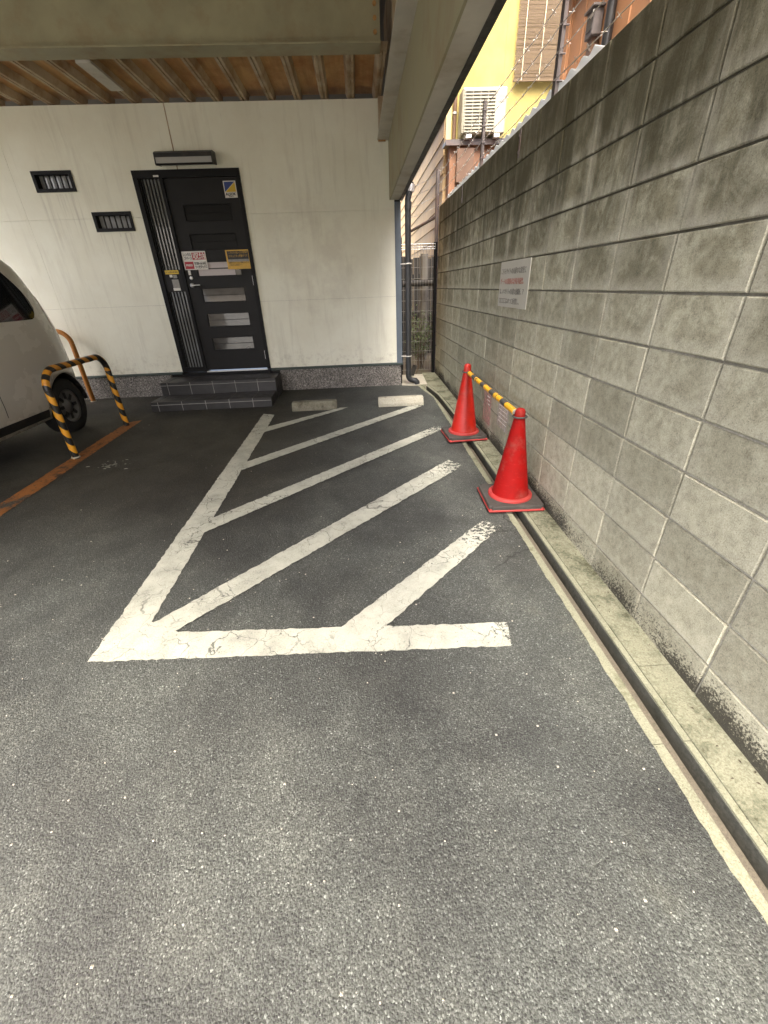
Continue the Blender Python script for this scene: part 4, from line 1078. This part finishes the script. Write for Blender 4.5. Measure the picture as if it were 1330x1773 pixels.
# corrugated lean-to roof whose edge shows along the wall top
cr = MB(); x0, x1 = 1.345, 2.3; ys = [3.05+.0125*i for i in range(330)]
vs = []
for y in ys:
    s = .012*math.sin(2*math.pi*y/.15)
    vs += [(x0, y, z_(1.082)+s), (x1, y, z_(.98)+s), (x0, y, z_(1.082)+s-.004), (x1, y, z_(.98)+s-.004)]
fs = []
for i in range(len(ys)-1):
    a, b = i*4, i*4+4; fs += [(a, a+1, b+1, b), (a+2, b+2, b+3, a+3), (a, b, b+2, a+2)]
lean = tag(cr.add(vs, fs, True).build('corrugated_roof', M['polysheet_roof']), 'white corrugated lean-to roof edge showing along the top of the block wall', 'roof')
MB().box(1.35, 2.28, 3.1, 7.1, z_(.80), z_(.88)).build('roof_batten', M['dark_wood'], lean)

# ================================================================== NEIGHBOURS
YY = 10.2
yh = thing('yellow_house', 'yellow rendered house with tan siding seen past the block wall', 'house', (0, 0, 0))
MB().box(1.95, 6.5, YY, 17, z_(2.33), 9.6).build('wall', M['yellow'], yh)
MB().box(1.852, 1.949, YY-.012, YY+.09, z_(2.33), 9.6).build('corner_board', M['cream'], yh)
MB().box(1.80, 5, YY-.30, YY+.02, z_(2.27), z_(2.325)).build('ledge', M['ac'], yh)
MB().box(1.80, 5, YY-.32, YY-.3005, z_(2.25), z_(2.335)).build('ledge_gutter', M['post'], yh)
MB().box(1.90, 5, YY-.22, 17, 0, z_(2.265)).build('lower_wall', M['terracotta'], yh)
MB().box(2.02, 2.34, YY-.34, YY-.222, z_(1.70), z_(2.2)).build('duct_cover', M['brown_pipe'], yh)
MB().tube([(2.0, YY-.05, z_(2.34)), (2.0, YY-.05, 7)], .035, 10).build('downpipe', M['brown_pipe'], yh)
for zz in (2.75, 4.1): MB().tube([(2.0, YY-.05, z_(zz)), (2.0, YY-.05, z_(zz+.03))], .043, 10).build('pipe_clip', M['galv'], yh)
z = .15; k = 0
while z < 7.6:      # horizontal siding boards along the far side wall
    MB().prism([(1.83, z), (1.845, z+.262), (1.8995, z+.262), (1.8995, z)], 'y', YY+.1, 24).build('siding_board', M['siding'], yh); z += .268
MB().box(3.98, 4.00, YY-.004, YY, z_(2.33), 6.2).build('render_joint', M['brown_pipe'], yh)
MB().box(2.88, 2.884, YY-.003, YY, z_(2.33), 8.1).build('render_joint', M['brown_pipe'], yh)

ac = thing('air_conditioner', 'ivory outdoor air conditioning unit on a ledge of the yellow wall', 'air conditioner', (0, 0, 0))
ax0, ax1, az0, az1 = 2.06, 2.86, z_(2.375), z_(3.005); ay0, ay1 = YY-.42, YY-.10
MB().box(ax0, ax1, ay0, ay1, az0, az1, .02).build('casing', M['ac'], ac)
gx0, gx1, gz0, gz1 = ax0+.045, ax1-.21, az0+.035, az1-.05
MB().box(gx0, gx1, ay0-.004, ay0-.001, gz0, gz1).build('grille_recess', M['ac_dark'], ac)
for k in range(13):
    z = gz0+(gz1-gz0)*k/12
    MB().box(gx0-.01, gx1+.01, ay0-.020, ay0-.005, z-.010, z+.010).build('grille_slat', M['ac'], ac)
for k in range(5):
    x = gx0+(gx1-gx0)*k/4
    MB().box(x-.006, x+.006, ay0-.024, ay0-.0205, gz0, gz1).build('grille_bar', M['ac'], ac)
MB().box(ax1-.15, ax1-.04, ay0-.004, ay0-.0005, az1-.20, az1-.165).build('badge', M['sticker_grey'], ac)
lettering('FUJITSU', .035, (ax1-.165, ay0-.001, az1-.13), (1, 0, 0), (0, 0, 1), M['sticker_grey'], ac, width=.13)
for x in (ax0+.14, ax1-.14): MB().box(x-.05, x+.05, ay0-.01, ay1, z_(2.327), az0).build('foot', M['polysheet'], ac)

bl = thing('bamboo_blind', 'brown slatted bamboo blind hanging on the yellow wall', 'blind', (0, 0, 0))
mb = MB(); bx0, bx1, bz0, bz1 = 3.045, 3.95, z_(3.19), z_(5.3); z = bz0
rr_ = random.Random(3)
while z < bz1:
    yb = YY-.09+.008*math.sin(z*9)+rr_.uniform(-.004, .004); e = rr_.uniform(-.012, .012)
    mb.box(bx0+e, bx1+e, yb, yb+.004, z, z+.0125); z += .0155+rr_.uniform(-.001, .0015)
tag(mb.build('slats', M['bamboo'], bl), kind='stuff')
for x in (3.18, 3.50, 3.82): MB().tube([(x, YY-.108, bz0-.02), (x, YY-.105, bz1)], .006, 5).build('string', M['string'], bl)
MB().box(bx0-.01, bx1+.01, YY-.105, YY-.08, bz0-.03, bz0-.004).build('bottom_batten', M['bamboo'], bl)

bh = thing('brown_house', 'orange-brown clad house rising behind the block wall at the upper right', 'house', (0, 0, 0))
XBH = 2.70
MB().box(XBH, 9, -4.5, 6.95, -.1, 4.45).build('wall', M['brownwall'], bh)
y = -4.4
while y < 6.95:
    MB().box(XBH-.012, XBH, y, y+.018, 2.2, 4.43).build('cladding_rib', M['brownwall'], bh); y += .34
MB().box(XBH+.3, 9, -4.5, .9, 4.5705, 9.5).build('upper_wing', M['brownwall'], bh)  # unseen tall mass, added to block sky from behind right
MB().box(XBH-.12, 9.2, -4.7, 7.15, 4.451, 4.57).build('roof', M['dark_wood'], bh)
MB().box(XBH-.03, XBH-.0125, 6.84, 6.965, .1, 4.44).build('corner_board', M['brownwall'], bh)
MB().tube([(XBH-.06, 5.74, 0), (XBH-.06, 5.74, 4.4)], .045, 12).build('downpipe', M['black_trim'], bh)
mbx = thing('meter_box', 'dark grey meter box with a hood on the orange-brown house wall', 'meter box', (XBH-.012, 6.08, z_(2.33)))
MB().box(-.10, 0, -.085, .085, -.11, .09, .008).build('case', M['post'], mbx)
MB().box(-.13, 0, -.105, .105, .0905, .112, .004).build('hood', M['post'], mbx)
MB().box(-.106, -.1005, -.055, .055, -.06, .06).build('window', M['glass_mid'], mbx)
MB().box(-.075, 0, -.05, .05, -.24, -.1105).build('cable_entry', M['brown_pipe'], mbx)

# ------------------------------------------------------------------ things beyond the mesh fence
bf = thing('board_fence', 'dark weathered board fence at the far end of the passage', 'fence', (0, 0, 0))
for k in range(11):
    x = .62+k*.115; MB().box(x, x+.108, 8.9+.01*(k % 2), 8.92+.01*(k % 2), gz(9), z_(.42)+.02*(k % 3)).build('board', M['dark_wood'], bf)
for zz in (.1, -.55): MB().box(.62, 1.88, 8.86, 8.8995, z_(zz), z_(zz)+.07).build('rail', M['dark_wood'], bf)
gp = thing('vent_pipe', 'pale grey vertical pipe standing behind the mesh fence', 'pipe', (1.20, 8.3, gz(8.3)))
MB().tube([(0, 0, 0), (0, 0, 1.72)], .065, 12).build('pipe', M['greypipe'], gp)
MB().tube([(0, 0, 1.0), (0, 0, 1.05)], .072, 12).build('pipe_collar', M['greypipe'], gp)
hp = thing('horizontal_pipe', 'dark horizontal pipe crossing behind the mesh fence', 'pipe', (.9, 8.1, z_(.02)))
MB().tube([(-.3, 0, 0), (.6, 0, 0)], .05, 10).build('pipe', M['dark_wood'], hp)
for x in (-.2, .45): MB().box(x-.02, x+.02, .03, .06, -1.35, .06).build('support', M['post'], hp)

bush = thing('shrub', 'small green leafy shrub growing behind the mesh fence', 'shrub', (1.03, 7.5, gz(7.5)))
rb = random.Random(11); stm = MB(); lv = MB()
for k in range(26):
    a = rb.uniform(0, 6.28); le = rb.uniform(.45, .95); sp = rb.uniform(.08, .30)
    tip = Vector((math.cos(a)*sp*.75, math.sin(a)*sp*.9, le)); base = Vector((rb.uniform(-.05, .05), rb.uniform(-.05, .05), 0))
    pts = [base, base.lerp(tip, .4)+Vector((0, 0, .05)), base.lerp(tip, .75)+Vector((0, 0, .03)), tip]
    stm.tube(pts, [.007, .005, .004, .002], 5, False)
    for j in range(34):
        t = rb.uniform(.35, 1.02); p = base.lerp(tip, t)+Vector((rb.gauss(0, .035), rb.gauss(0, .035), rb.gauss(0, .03)))
        u = Vector((rb.uniform(-1, 1), rb.uniform(-1, 1), rb.uniform(-.3, .9))).normalized(); v = u.cross(Vector((rb.uniform(-1, 1), rb.uniform(-1, 1), rb.uniform(-1, 1)))).normalized()
        l, w_ = rb.uniform(.028, .055), rb.uniform(.008, .014); nn = u.cross(v)*.004
        lv.add([p, p+u*l*.5+v*w_+nn, p+u*l, p+u*l*.5-v*w_+nn], [(0, 1, 2, 3)])
stm.build('stems', M['stem'], bush); tag(lv.build('leaves', M['leaf'], bush), kind='stuff')
rb2 = thing('dead_branch', 'bare curved twig lying against the foot of the mesh fence', 'branch', (.88, 6.88, gz(6.9)))
MB().tube([(0, 0, .02), (.03, .01, .10), (.045, .02, .2), (.03, .05, .34), (.06, .07, .46)], [.008, .007, .006, .005, .003], 6).build('twig', M['stem'], rb2)
pk = thing('timber_offcut', 'short grey timber offcut leaning on the pad behind the downpipe', 'timber', (.80, 6.78, gz(6.8)+.012), None, .3)
mb = MB(); mb.box(-.03, .03, -.02, .02, 0, .16, .004); o = mb.build('offcut', M['dark_wood'], pk); o.rotation_euler = (0, .35, 0); o.location.z = .01
